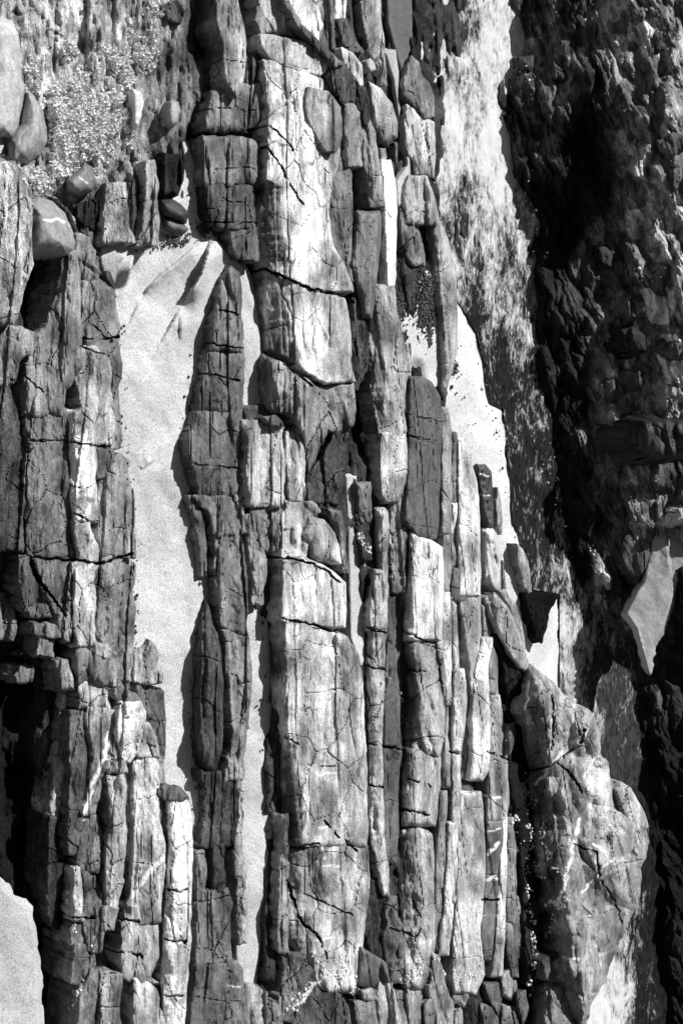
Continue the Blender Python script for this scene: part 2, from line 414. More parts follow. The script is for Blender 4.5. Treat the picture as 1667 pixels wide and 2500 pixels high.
VEINS += [(pts(s), w) for s, w in [
    ("86,530 120,536 150,538 176,549", 2.4), ("195,432 215,450", 1.2), ("405,2090 385,2108 365,2128 345,2155 318,2190 300,2212", 4.5), ("392,2092 372,2130 350,2140", 2.5),
    ("395,2115 460,2112", 1.2), ("325,1860 345,1858", 2.2), ("255,1855 300,1845 308,1862", 1.8), ("265,1790 255,1850 235,1890 215,1960 205,2000", 4.5),
    ("210,1385 225,1378", 3), ("400,2315 430,2305 450,2300", 2.5), ("775,1892 830,1885", 2), ("790,2112 825,2112", 2), ("780,2018 800,2018", 3), ("782,2060 795,2095", 2),
    ("770,2293 810,2288", 1.5), ("1187,2032 1225,2022", 2), ("1188,2085 1218,2060", 3), ("1187,2145 1218,2142", 3.5), ("1180,2235 1215,2235", 1),
    ("1290,1660 1288,1700 1282,1735", 2), ("1400,1720 1392,1735", 2), ("1365,1770 1372,1782", 2), ("1435,1780 1425,1800 1400,1815 1370,1840 1345,1870 1310,1915", 3.2),
    ("1415,2000 1405,2040 1395,2080 1385,2130 1370,2180 1360,2205", 3.5), ("1430,2050 1445,2100 1458,2135", 3), ("1450,2060 1475,2080", 3), ("1375,2338 1412,2340", 2.5),
    ("1440,2430 1490,2405 1520,2360", 2), ("1425,1900 1440,1870 1450,1850", 1.5), ("1185,1945 1222,1948", 2.4), ("1170,1157 1190,1160", 1.2), ("1180,1342 1200,1344", 1.5), ("1172,1208 1195,1210", 1.2),
    ("555,2405 585,2410", 1.5), ("735,2445 765,2405 790,2385", 4), ("1000,2000 975,2045", 1.5), ("995,2350 1010,2345", 2.5), ("420,2118 465,2118", 2), ("1420,2180 1470,2120 1500,2090", 2),
    ("1500,1085 1500,1118", 1.3), ("1455,1425 1480,1330", 1.6), ("1380,1440 1440,1320", 1.0), ("540,235 560,228", 1.5), ("350,255 340,290 334,305", 1.0), ("330,252 365,245", 1.5),
]]
PATCH += [(pts(s) if ',' in s and ':' not in s else rows(s), f, so_) for s, f, so_ in [
    ("450:632,690 520:634,688 600:632,695 650:640,700", .42, 10), ("690:650,700 760:648,705 800:660,720 870:648,730", .5, 10),
    ("790:650,700 870:650,735", .55, 8), ("1850,695 1870,1000", 1, 1) if False else ("1845:700,715 1900:690,735 1960:690,742 2060:695,745", .25, 5),
    ("2060:700,790 2150:705,795 2250:705,790 2330:715,790", .55, 14), ("1600:820,880 1750:835,885 1950:850,895 2050:860,895", .62, 10),
    ("200:795,830 300:800,840", .8, 6), ("640:780,850 800:790,870 920:800,870", .6, 8), ("300:795,840 560:790,810", .6, 10),
    ("1395:700,770 1440:700,780", 1.3, 10), ("1620:985,1015 1750:985,1015 1850:985,1005", .5, 8), ("1320:1000,1010 1500:995,1012", .6, 4),  # the narrow dark left-edge patches paint shade on the rounded columns
    ("1000,880 1400,880", 1, 1) if False else ("1560:1010,1040 1600:1010,1045", 1.2, 8), ("1010:178,215 1050:178,215", .7, 8),
    ("1700:1285,1340 1850:1280,1330 2000:1280,1320", .4, 14), ("1990:1330,1380 2150:1330,1390 2250:1310,1350", .45, 12), ("2240:1305,1345 2360:1310,1370", .5, 10),  # shade of the great rock's left flank, painted as darker tone
    ("1870:1440,1478 1930:1435,1482 1990:1440,1485", 1.7, 6), ("2100:1470,1540 2300:1450,1520 2420:1430,1480", 1.15, 12),
    ("2230:965,1010 2180:970,1020 2100:970,1040", .65, 10), ("2290:1000,1060 2400:1000,1040", 1.9, 12), ("2310:830,880 2400:830,870", 1.5, 8),
    ("88:745,800 160:760,820", .6, 6), ("655:700,780 560:690,770", 1.15, 10), ("1510:690,760 1530:690,760", .7, 5),
]]
# lichen spots on the great slab and the pale column
for x_, y_, r_ in [(667,98,5),(695,104,5),(668,120,8),(723,132,4),(677,168,8),(706,235,9),(720,245,7),(686,252,4),(687,274,8),(695,278,6),(652,215,4),(733,357,4),(658,598,8),(665,615,7),(663,632,6),(687,615,7),(655,545,4),(668,542,4),
                   (197,1055,10),(203,1205,9),(198,1232,16),(215,1228,10),(183,1182,5),(195,1156,3),(210,1080,5),(1000,360,3),(705,2090,6),(600,1040,3)]:
    PATCH.append(([(x_ + r_ * math.cos(t), y_ + r_ * math.sin(t)) for t in np.linspace(0, 5.6, 9)], .5, 2))

# ------------------------------------------------------------------ ground: bed of the shore
BED = [  # picture x, y, height, tone; near-black tones paint shade into the hollows
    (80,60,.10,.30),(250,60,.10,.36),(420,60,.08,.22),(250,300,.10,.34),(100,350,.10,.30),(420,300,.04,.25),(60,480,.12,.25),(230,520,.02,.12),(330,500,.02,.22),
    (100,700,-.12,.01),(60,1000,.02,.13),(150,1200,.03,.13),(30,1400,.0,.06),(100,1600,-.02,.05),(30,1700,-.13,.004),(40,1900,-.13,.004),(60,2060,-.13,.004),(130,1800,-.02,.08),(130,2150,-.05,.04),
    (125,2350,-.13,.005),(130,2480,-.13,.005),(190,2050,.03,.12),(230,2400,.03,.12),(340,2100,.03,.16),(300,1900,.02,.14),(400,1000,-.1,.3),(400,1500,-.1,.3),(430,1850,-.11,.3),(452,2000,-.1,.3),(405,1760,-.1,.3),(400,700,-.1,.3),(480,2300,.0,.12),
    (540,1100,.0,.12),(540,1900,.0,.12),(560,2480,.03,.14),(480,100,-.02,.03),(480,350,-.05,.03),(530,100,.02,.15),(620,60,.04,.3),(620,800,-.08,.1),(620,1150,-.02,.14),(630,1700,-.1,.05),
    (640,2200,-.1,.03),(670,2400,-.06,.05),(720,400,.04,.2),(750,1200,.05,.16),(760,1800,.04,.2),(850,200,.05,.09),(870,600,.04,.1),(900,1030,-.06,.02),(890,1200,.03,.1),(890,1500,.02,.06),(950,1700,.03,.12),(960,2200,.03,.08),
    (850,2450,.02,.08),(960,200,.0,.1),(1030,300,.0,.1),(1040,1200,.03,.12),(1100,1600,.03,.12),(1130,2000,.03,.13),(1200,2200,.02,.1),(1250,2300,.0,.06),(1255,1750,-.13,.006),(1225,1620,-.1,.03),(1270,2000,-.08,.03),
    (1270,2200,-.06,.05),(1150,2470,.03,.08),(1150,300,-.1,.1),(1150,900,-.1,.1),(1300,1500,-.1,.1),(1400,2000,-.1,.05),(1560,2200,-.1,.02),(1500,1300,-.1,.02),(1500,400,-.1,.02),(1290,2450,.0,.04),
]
gx_ = axis(-500, -40, 1300, 2200, 4.0, 60); gy_ = axis(-700, -40, 2540, 3200, 4.5, 60)
def bed_z(px, py):
    z, t = idw(px, py, BED)
    return z * np.where(z > 0, ZK, 1) + .022 * ss(690, 740, px) * (1 - ss(1180, 1240, px)) + .012 * (1 - ss(200, 240, px)) * ss(900, 1000, py) * ss(-.02, .02, z) + strata(px, py, 3, 1.15) + .02 * fbm(px / 14, py / 40, 3, 77)
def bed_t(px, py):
    z, t = idw(px, py, BED); t = t * np.where(px > 560, .5, .8) + .16 * ss(.1, .5, fbm(px / 60, py / 90, 4, 44) + .25) * (px < 340) * (py < 450); return t * (1 + .35 * ss(520, 380, px + 0) * ss(520, 420, py)) * (1 + .7 * fbm(px / 18, py / 60, 3, 5)) * (1 + .8 * fbm(px / 50, py / 70, 3, 6))  # halved tone in the middle paints the crevices darker, as shade
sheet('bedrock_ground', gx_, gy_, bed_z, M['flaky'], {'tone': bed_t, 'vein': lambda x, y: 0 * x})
# sea bed reaching far away
bpy_v = np.array([(-60, -30, -.55), (60, -30, -.55), (60, 90, -.55), (-60, 90, -.55)], float)
o = link_mesh('sea_bed_ground', bpy_v, np.array([[0, 1, 2, 3]]), M['deep'], {}); o['kind'] = 'structure'

# ------------------------------------------------------------------ sand
def sand(name, poly, z0, tone=1.0, relief=None, amp=1.0, g=3.6, tilt=0.0):
    P = np.array(poly, float); x0, y0 = P.min(0) - 6; x1, y1 = P.max(0) + 6
    def zf(px, py):
        z = z0 + amp * (.018 * fbm(px / 90, py / 140, 3, 11) + .0015 * fbm(px / 9, py / 9, 2, 12)) + tilt * (px - P[:, 0].mean())
        if relief: z = z + relief(px, py)
        d = psdf(px, py, P); return z - (.020 * (1 - ss(0, 34, d)) if name == 'sand_beach' else .03 * (1 - ss(0, 14, d)))
    return sheet(name, np.arange(x0, x1, g), np.arange(y0, y1, g), zf, M['sand'], {'tone': lambda x, y: 0 * x + tone},
                 mask=lambda x, y: psdf(x + 9 * fbm(x / 30, y / 40, 4, 8), y + 12 * fbm(x / 30, y / 40, 4, 9), P))
def step(px, py, L, h, w, sgn=1):
    """a little scarp along a line: high on one side, fading away"""
    L = np.asarray(L, float); z = 0 * px
    d = lsdf(px, py, L)
    (ax, ay), (bx, by) = L[0], L[-1]
    side = (bx - ax) * (py - ay) - (by - ay) * (px - ax)
    best = np.full(px.shape, 1e9); sd = 0 * px
    for (ax, ay), (bx, by) in zip(L[:-1], L[1:]):
        ex, ey = bx - ax, by - ay; t = np.clip(((px - ax) * ex + (py - ay) * ey) / (ex * ex + ey * ey), 0, 1)
        q = np.hypot(px - ax - t * ex, py - ay - t * ey); c = ex * (py - ay) - ey * (px - ax)
        n = q < best; best = np.where(n, q, best); sd = np.where(n, c, sd)
    s = np.sign(sd) * sgn
    ed = np.minimum(np.hypot(px - L[0, 0], py - L[0, 1]), np.hypot(px - L[-1, 0], py - L[-1, 1]))
    v = 1.5 * np.where(s > 0, h * np.exp(-d / w) * ss(0, 3, d), -h * .2 * np.exp(-d / (w * .4)))
    return .95 * v * ss(0, 60, ed)
def sand_relief(px, py):
    z = 0 * px
    z += step(px, py, pts("512,580 505,620 490,670 465,710 445,745"), .045, 45, -1)
    z += step(px, py, pts("505,585 470,605 430,640 390,670 360,700 345,730"), .03, 30, -1)
    z += step(px, py, pts("335,600 325,650 312,690 295,712"), .05, 40, 1)
    z += step(px, py, pts("325,600 305,630 288,660"), .02, 15, 1) + step(px, py, pts("375,600 345,625 335,640"), .02, 15, 1)
    z += step(px, py, pts("330,1135 350,1146 375,1125 390,1110"), .022, 22, -1)
    z += step(px, py, pts("436,750 440,790 438,845"), .012, 20, -1)
    return z
sand('sand_channel', pts("228,610 255,570 250,540 252,440 300,450 330,560 380,560 395,520 440,395 430,320 445,320 500,420 505,520 540,590 600,640 640,760 650,1000 640,1060 560,1060 590,1300 660,1380 672,1700 680,2000 668,2200 650,2300 620,2420 570,2430 560,2200 540,2400 470,2400 430,2100 400,1990 370,1950 290,1760 280,1600 250,1000 255,720"), .0, 1.0, sand_relief)
sand('sand_pocket', pts("-60,2080 0,2140 30,2176 62,2198 80,2215 92,2270 100,2330 104,2400 110,2560 -60,2560"), .02, .85)
sand('sand_beach', pts("1020,640 1085,640 1098,690 1120,740 1165,815 1180,900 1200,980 1228,1000 1235,1100 1247,1200 1250,1280 1268,1320 1290,1400 1300,1450 1362,1455 1366,1690 1400,1800 1330,1800 1200,1600 1150,1500 1040,1200 1010,900 900,940 900,600 960,560 1000,620"), .0, 1.2, None, .6)
sand('sand_gully', pts("925,120 975,110 990,330 1005,380 1005,500 960,520 955,440 985,400 965,300 950,200"), .055, .85)
sand('wet_sand_head', pts("930,-60 1015,-60 1020,90 1005,140 985,220 960,150 935,60"), .05, .28)
sand('sand_strip', pts("832,1150 880,1150 895,1300 900,1420 900,1660 880,1660 845,1560 838,1300"), .042, .95)
sand('sand_pocket_small', pts("680,1080 697,1100 698,1240 688,1280 684,1160"), .07, .95)
sand('sand_pocket_narrow', pts("590,1010 602,1020 606,1130 596,1200 588,1100"), .05, .9)

# ------------------------------------------------------------------ water with foam beside the cliff
WL = pts("1030,-60 1028,40 1020,120 1025,180 1050,230 1060,300 1060,430 1065,520 1080,600 1085,640")
WATER = pts("1005,-60 1010,120 1040,230 1040,520 1060,640 1085,640 1098,690 1120,740 1165,815 1180,900 1200,980 1228,1000 1235,1100 1247,1200 1250,1280 1268,1320 1285,1380 1300,1440 1365,1450 1366,1690 1380,1760 1380,2560 1700,2560 1700,1600 1460,1300 1400,1000 1380,-60")
FO = [(1040,200,.9),(1040,60,.9),(1100,60,.62),(1150,60,.55),(1185,120,.8),(1130,200,.55),(1170,260,.7),(1075,330,.7),(1120,360,.8),(1205,340,.9),(1215,420,.9),(1150,480,.5),(1100,520,.55),(1230,520,.6),(1180,560,.62),(1130,620,.5),
      (1110,700,.5),(1260,640,.5),(1220,690,.62),(1240,760,.55),(1160,760,.35),(1210,840,.35),(1265,850,.55),(1230,930,.25),(1280,940,.4),(1260,1020,.35),(1290,1060,.3),(1300,1180,.33),(1280,1260,.28),(1320,1400,.38),(1350,1440,.4),
      (1385,1540,.62),(1420,1580,.55),(1400,1660,.62),(1440,1760,.5),(1460,1650,.3),(1495,1700,.3),(1520,1780,.3),(1480,1860,.25),(1530,1880,.2),(1480,2000,.1),(1540,2100,.12),(1545,2200,.3),(1520,2290,.55),(1490,2370,.75),(1450,2460,.95),(1520,2420,.7),(1555,2350,.35),(1575,2450,.3),(1600,2300,.1),(1640,2400,.0)]
def foam(px, py):
    w = 0 * px; f = 0 * px
    for x, y, v in FO:
        q = 1 / (((px - x) ** 2 + ((py - y) * .6) ** 2) ** 1.5 + 60); w += q; f += q * v
    return np.clip(f / w * 1.0 + .10, 0, .93)
def water_tone(px, py): return .012 + .02 * ss(1340, 1420, px) * ss(1480, 1560, py) * (1 - ss(1530, 1600, px)) * (1 - ss(1850, 2050, py))
def wz(px, py): return -.015 + .012 * fbm(px / 40, py / 120, 3, 61) + .006 * fbm(px / 10, py / 30, 3, 62)
sheet('foamy_water', np.arange(1000, 1700, 4.0), np.arange(-60, 2560, 4.5), wz, M['water'], {'tone': water_tone, 'foam': foam}, mask=lambda x, y: psdf(x, y, WATER))

# ------------------------------------------------------------------ the dark cliff above the water
CB = pts("1212,-700 1210,0 1214,90 1198,200 1190,270 1222,330 1234,430 1285,500 1292,700 1290,880 1308,950 1328,1000 1345,1100 1372,1300 1392,1400 1430,1480 1500,1550 1545,1620 1548,1800 1565,1950 1590,2150 1612,2500 1640,3300")
cbx = np.array([p[0] for p in CB]); cby = np.array([p[1] for p in CB])
CT = [(1250,60,0,.05),(1230,300,0,.03),(1300,140,0,.09),(1340,200,0,.09),(1500,60,0,.12),(1560,40,0,.13),(1420,60,0,.06),(1440,200,0,.02),(1580,200,0,.09),(1340,300,0,.06),(1400,380,0,.01),(1460,420,0,.012),(1560,300,0,.05),(1620,300,0,.12),(1600,430,0,.16),(1640,250,0,.06),  # dark tones put the cliff's shade into its colour
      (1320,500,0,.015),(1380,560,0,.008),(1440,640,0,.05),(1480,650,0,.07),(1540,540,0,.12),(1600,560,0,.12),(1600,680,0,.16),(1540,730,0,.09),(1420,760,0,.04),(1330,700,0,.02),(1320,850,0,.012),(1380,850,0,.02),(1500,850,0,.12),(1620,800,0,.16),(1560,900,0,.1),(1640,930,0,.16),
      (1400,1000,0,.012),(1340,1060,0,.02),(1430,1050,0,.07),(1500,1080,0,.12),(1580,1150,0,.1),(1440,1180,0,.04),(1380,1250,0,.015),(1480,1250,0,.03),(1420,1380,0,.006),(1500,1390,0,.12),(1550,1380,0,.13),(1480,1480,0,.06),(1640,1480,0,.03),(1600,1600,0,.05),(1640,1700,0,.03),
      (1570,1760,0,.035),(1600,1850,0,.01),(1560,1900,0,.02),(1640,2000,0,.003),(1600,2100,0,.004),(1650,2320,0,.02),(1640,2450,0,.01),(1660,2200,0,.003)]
def cliff_smooth(px, py):
    e = np.minimum(px - np.interp(py, cby, cbx), 430); e = np.maximum(e, 0) ** 2 / (np.maximum(e, 0) + 55) + np.minimum(e, 0); return -.03 + .00128 * e
def cliff_z(px, py):
    e = px - np.interp(py, cby, cbx)
    z = cliff_smooth(px, py)
    wx = px + 11 * fbm(px / 60, py / 60, 2, 201) * 2; wy = py + 13 * fbm(px / 60, py / 60, 2, 202) * 2
    rx = wx * .93 + wy * -.26; ry = wx * .26 + wy * .93
    k = ss(0, 40, e)
    for sx, sy, am, s in ((110, 230, .07, 301), (30, 84, .042, 302), (12, 40, .018, 303), (6, 19, .007, 304)):
        z += k * am * (polyf(rx / sx, ry / sy, s) + .3)
    z += .003 * fbm(px / 6, py / 10, 3, 305) * k + .012 * (1 - k) * fbm(px / 12, py / 30, 2, 306)
    return z
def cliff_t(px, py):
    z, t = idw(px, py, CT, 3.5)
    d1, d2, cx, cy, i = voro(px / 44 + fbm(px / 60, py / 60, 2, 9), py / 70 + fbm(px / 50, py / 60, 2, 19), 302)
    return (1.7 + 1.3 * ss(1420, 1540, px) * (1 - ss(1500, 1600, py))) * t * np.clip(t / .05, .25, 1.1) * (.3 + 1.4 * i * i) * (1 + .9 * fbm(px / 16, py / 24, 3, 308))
cxs = axis(1170, 1180, 1690, 2600, 3.6, 40); cys = axis(-700, -30, 2530, 3200, 4.0, 60)
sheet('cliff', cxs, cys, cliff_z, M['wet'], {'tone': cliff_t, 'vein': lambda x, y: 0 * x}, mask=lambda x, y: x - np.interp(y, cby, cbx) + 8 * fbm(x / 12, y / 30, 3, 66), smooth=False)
# sand shelf held in the foot of the cliff; its lower tone paints shade
def shelf(name, poly, lift, tone):
    P = np.array(poly, float); x0, y0 = P.min(0) - 6; x1, y1 = P.max(0) + 6
    def zf(px, py):
        z = .16 + lift + .00085 * (px - 1590) + .00012 * (py - 1400) + .012 * fbm(px / 60, py / 90, 3, 15) + .002 * fbm(px / 6, py / 6, 2, 16)
        z += step(px, py, pts("1600,1230 1630,1330 1640,1420"), .012, 18, 1) + step(px, py, pts("1545,1500 1565,1560 1580,1630"), .010, 12, 1)
        return z - .05 * (1 - ss(0, 12, psdf(px, py, P)))
    return sheet(name, np.arange(x0, x1, 4), np.arange(y0, y1, 4), zf, M['sand'], {'tone': lambda x, y: 0 * x + tone}, mask=lambda x, y: psdf(x + 6 * fbm(x / 14, y / 14, 2, 8), y, P))
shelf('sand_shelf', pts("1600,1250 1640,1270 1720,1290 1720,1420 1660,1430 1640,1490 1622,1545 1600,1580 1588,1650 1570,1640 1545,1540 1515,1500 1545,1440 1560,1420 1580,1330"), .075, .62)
# ------------------------------------------------------------------ rocks
G1 = 'parallel beds of the ledge left of the sand channel'; G2 = 'layered ridge along the right bank of the sand channel'; G3 = 'slabs of the great pale ledge'
G4 = 'narrow upright beds right of the great ledge'; G5 = 'broken blocks along the bottom of the picture'; G6 = 'stones set in the dark cliff'; G7 = 'boulders and pebbles at the upper left'
def R(name, label, s, z, tone, **k):
    P = rows(s) if ':' in s else pts(s)
    if k.get('group') == G2 or 'lens-shaped' in label:      # the traced outline takes in the front face as well
        n = len(P) // 2; P = [(x + (300 if 'lens' not in label else 120) * z * ZK, y) if i < n else (x, y) for i, (x, y) in enumerate(P)]
    if k.get('group') == G3: z -= .008
    return rock(name, label, P, z, tone, **k)

# upper left stones
R('boulder', 'large smooth pale boulder cut by the left edge near the top left corner', "-40,40 0,38 30,55 48,80 60,160 62,210 55,260 45,300 30,335 -40,345", .20, .42, mat='smooth', cat='boulder', r=30, a=.05, dome=.05, jit=2, amp=.3, group=G7)
R('boulder', 'smooth grey boulder just below and right of the large pale one at the left edge', "62,205 90,230 110,265 122,310 118,350 100,385 70,400 20,405 20,340 48,300 58,250", .17, .30, mat='smooth', cat='boulder', r=26, a=.05, dome=.04, jit=2, amp=.4, group=G7)
R('boulder', 'rounded dark boulder with one white stripe across it, overhanging a black hole', "60,488 95,478 130,490 160,520 178,560 187,590 183,612 165,628 130,632 60,630", .27, .30, mat='smooth', cat='boulder', r=20, a=.03, dome=.15, jit=.6, amp=.12, base=.05, lean=.0, g=2.4, group=G7)
R('rock_block', 'speckled pale barnacle-crusted rock at the left edge beside the striped boulder', "400:-40,40 455:-40,62 500:-40,76 560:-40,73 640:-40,78 700:-40,60 740:-40,50 785:-40,32", .28, .48, mat='flaky', r=14, a=.03, base=0, lean=0)
R('boulder', 'small dark cobble with a thin white vein above the striped boulder', "160,438 185,415 205,397 225,408 236,440 228,468 195,478 165,462", .14, .22, mat='smooth', cat='boulder', r=18, a=.04, dome=.03, jit=1.5, amp=.3, group=G7)
R('cobble', 'pale angular cobble with crossing thin veins among the barnacles', "322,215 345,225 352,250 345,285 335,312 325,305 322,260", .13, .55, mat='smooth', cat='cobble', r=8, a=.02, jit=1, amp=.3, group=G7)
R('pebble', 'smooth oval pebble standing in the grit right of the barnacles', "420,243 436,248 442,270 434,300 420,315 408,300 406,270 412,250", .12, .36, mat='smooth', cat='pebble', r=12, a=.03, jit=.8, dome=.02, amp=.15, group=G7)
R('pebble', 'dark rounded stone crossed by a white line at the head of the sand', "392,488 420,485 445,500 462,520 455,546 430,540 402,528 392,510", .10, .07, mat='smooth', cat='pebble', r=16, a=.03, jit=.8, dome=.03, amp=.15, group=G7)
R('pebble', 'flat dark pebble lying just below the rounded stone at the head of the sand', "396,530 420,527 445,540 463,560 450,573 420,572 400,560", .07, .16, mat='smooth', cat='pebble', r=14, a=.03, jit=.8, dome=.03, amp=.15, group=G7)
R('rock_block', 'small black pitted rock standing in the grit above the dark pebbles', "380:405,440 400:398,452 440:400,448 470:405,435", .10, .05, mat='flaky', r=10, a=.03)
R('rock_fin', 'tall thin grey fin of rock left of the dark pebbles', "395:362,378 430:355,384 500:350,385 560:345,385 595:338,378", .12, .30, r=6, a=.02)
R('rock_fin', 'pale flaky upright fin of rock between the black gap and the barnacles', "450:262,305 500:250,310 560:252,318 590:258,325", .09, .42, mat='flaky', r=6, a=.02)
R('rock_fin', 'thin dark splinter between the two upright fins', "440:318,332 500:312,335 580:318,338", .06, .06, r=5, a=.02)
R('rock_block', 'small broken dark block behind the striped boulder', "190,500 235,488 250,530 235,560 205,545 188,530", .05, .06, mat='flaky')
R('rock_block', 'chipped grey block beside the black gap right of the striped boulder', "188,570 212,585 230,618 228,655 205,640 190,620", .08, .22)
R('rock_block', 'long slanting grey splinter ending at the left shore of the sand', "198,640 230,672 268,705 282,722 270,728 235,712 205,690", .08, .26, r=6, a=.015)
R('pebble', 'small black rounded stone at the top left corner of the sand', "243,672 258,658 270,662 280,690 284,718 270,705 250,690", .07, .05, mat='smooth', cat='pebble', r=10, a=.02, dome=.02, jit=.8)
R('rock_block', 'low dark knob in the barnacle field under the top edge', "395,10 430,0 450,30 440,60 410,50", .12, .12, mat='flaky')
R('rock_outcrop', 'grey weathered ledge below the striped boulder, its left part in black shadow', "615:150,190 700:140,193 790:118,197 830:90,200 900:62,196 950:60,160 1010:58,150", .14, .23, r=18, a=.03, jit=3)
R('rock_plate', 'flat grey plate with a cracked corner at the left edge under the black hole', "785:-40,2 800:-40,50 825:-40,90 860:-40,76 885:-40,48 925:-40,40 935:-40,20", .19, .26, r=6, a=.015)
R('rock_outcrop', 'dark ragged beds at the left edge under the grey plate', "935:-40,15 1000:-40,40 1100:-40,60 1200:-40,60 1340:-40,58", .10, .13, group=G1, mat='flaky')
R('rock_outcrop', 'cracked grey rock face on the left shore beside the top of the sand', "690:205,240 730:205,280 800:203,288 840:205,292 870:225,293 960:262,290 1090:268,290", .10, .24, group=G1)
R('rock_outcrop', 'mottled pale slab with a straight right side above the pale column', "850:185,225 875:188,262 930:182,272 1000:205,276 1080:235,276", .12, .36, group=G1)
R('rock_outcrop', 'broad dark grey bed left of the pale column', "1000:70,160 1080:68,172 1200:66,174 1300:68,172 1352:72,176", .11, .17, group=G1, r=16)
R('rock_rib', 'pale spotted column with a rounded top and a big dark lichen spot', "1003:160,215 1015:152,228 1032:170,236 1100:172,237 1180:173,236 1270:175,240", .15, .55, r=9, a=.03, group=G1, crest='184,1003 186,1270', cs=.0012)
R('rock_rib', 'pale column continuing below the crack with a white streak at its top', "1275:178,215 1300:180,222 1330:185,236 1366:188,238 1372:178,238 1450:178,234 1500:182,232 1570:185,232", .13, .42, r=8, a=.03, group=G1)
R('rock_block', 'short dark-topped block right of the pale column', "1100:233,275 1118:232,286 1140:235,286 1165:240,272", .135, .2, group=G1, r=6)
R('rock_outcrop', 'streaked bed with a bright edge facing the sand, below the dark-topped block', "1112:288,298 1125:278,310 1160:245,315 1200:238,320 1280:242,328 1355:242,330", .115, .30, group=G1, r=14)
R('rock_outcrop', 'grey striped bed at the left shore in the middle of the sand channel', "1360:240,300 1375:236,328 1450:234,326 1560:240,322 1600:258,318 1660:268,318", .105, .27, group=G1, r=12)
R('rock_outcrop', 'dark cracked triangle of rock below the broad dark bed', "1365:80,178 1420:98,176 1480:130,178 1560:160,182", .105, .20, group=G1)
R('rock_outcrop', 'narrow rounded dark rib at the left, pointing down', "1362:42,68 1420:45,85 1480:60,120 1500:75,125", .10, .15, group=G1)
R('rock_block', 'low grey block at the left edge with broken right side', "1455:-40,20 1490:-40,35 1530:-40,38 1560:-40,30", .02, .18, group=G1)
R('rock_block', 'small pale flat-topped block above the black hollow', "83,1522 140,1528 152,1558 112,1552 83,1545", .11, .30, r=4, a=.01, group=G1)
R('rock_block', 'leaning grey slab beneath the small flat-topped block', "98:105,130 105:0,0" if False else "100,1552 135,1560 130,1600 92,1598", .10, .22, r=4, a=.01, group=G1)
R('rock_block', 'dark wedge between the pale column foot and the small blocks', "1500:140,172 1540:150,172 1560:158,168", .12, .2, group=G1)
R('rock_block', 'pale spotted block wedged under the pale column', "1562:190,210 1572:200,255 1590:225,268 1600:255,268", .13, .32, r=5, a=.01, group=G1)
R('rock_block', 'squarish rounded grey block right of the black hollow', "1580:183,200 1592:182,255 1610:182,268 1640:183,268 1672:190,258", .145, .27, r=18, a=.04, group=G1, mat='smooth')
R('rock_block', 'rounded block with a pale top directly below the squarish one', "1652:198,215 1665:195,245 1690:193,262 1726:196,270", .13, .36, r=12, a=.03, group=G1)
R('rock_block', 'narrow grey block left of the rounded ones, over the black hollow', "1617:140,168 1650:138,178 1680:140,182", .12, .26, r=10, a=.03, group=G1)
R('rock_outcrop', 'smooth pale bed against the sand beside the rounded blocks', "1560:275,318 1620:272,318 1680:278,315 1700:290,318", .09, .32, group=G1, r=10)
R('rock_block', 'pointed pale stone sticking out of the sand', "327,1597 345,1585 366,1565 378,1578 384,1600 378,1635 395,1645 393,1665 370,1672 330,1666 325,1640", .055, .38, r=6, a=.015, jit=1.5)
R('rock_block', 'dark block with a flat front below the pointed stone in the sand', "335,1675 392,1680 398,1690 400,1730 405,1760 380,1765 358,1745 345,1712 338,1700", .05, .17, r=8, a=.02, jit=1.5)
R('rock_sliver', 'thin bed along the sand below the dark block', "1765:368,402 1820:378,402 1860:388,396", .04, .22, r=4, a=.01, jit=1.5)
R('rock_block', 'bright white angular block, the brightest of the left ledge', "1718:292,335 1712:300,342 1740:288,352 1780:286,348 1830:292,335 1857:300,315", .155, .66, r=6, a=.02, jit=2)
R('rock_block', 'dark grey cap stone above the bright white block', "1688:285,300 1695:282,328 1708:288,340 1716:292,330", .15, .2, r=4, a=.01, jit=2)
R('rock_rib', 'smooth grey tapering column right of the bright white block', "1768:350,362 1800:343,378 1840:325,384 1845:340,384", .13, .33, r=6, a=.02, jit=2, group=G1)
R('rock_rib', 'long pale column with a white quartz gash through it', "1838:326,384 1870:321,386 1990:318,384 2010:325,388 2060:322,400 2110:318,402 2180:316,400 2240:300,395 2252:295,395", .125, .40, r=8, a=.03, group=G1, crest='338,1838 335,2252', cs=.001)
R('rock_rib', 'grey column below the quartz gash, cut by two cross joints', "2252:294,392 2330:292,388 2390:300,360 2400:330,395", .12, .33, r=8, a=.03, group=G1)
R('rock_rib', 'pale round-topped column at the bottom edge left of the bright one', "2388:326,335 2400:323,365 2430:322,390 2480:322,400 2560:322,400", .125, .42, r=8, a=.02, group=G1)
R('rock_rib', 'bright white column along the sand at the lower left', "1950:405,452 2000:415,464 2100:410,467 2172:408,465 2240:402,466 2300:400,462 2400:396,456 2480:402,450 2560:398,446", .135, .66, r=5, a=.02, jit=2.5, group=G1, crest='425,1950 420,2560', cs=.001)
R('rock_block', 'dark cap stone at the head of the bright white column', "388,1928 402,1915 438,1924 457,1944 445,1954 405,1953 390,1945", .145, .12, r=6, a=.02, jit=1.5)
R('rock_outcrop', 'dull grey bed between the bright column and the long pale one', "1850:386,395 1960:386,405 2060:402,410", .08, .2, group=G1, r=4)
R('rock_rib', 'knobbly pale column ending in a rounded tip beside the quartz gash', "1895:262,305 1950:262,304 2000:264,302 2100:258,304 2200:255,287 2214:258,284", .13, .42, r=8, a=.03, group=G1)
R('rock_block', 'small grey block under the rounded tip', "2218:253,288 2238:252,285 2268:258,276", .11, .26, group=G1, r=5)
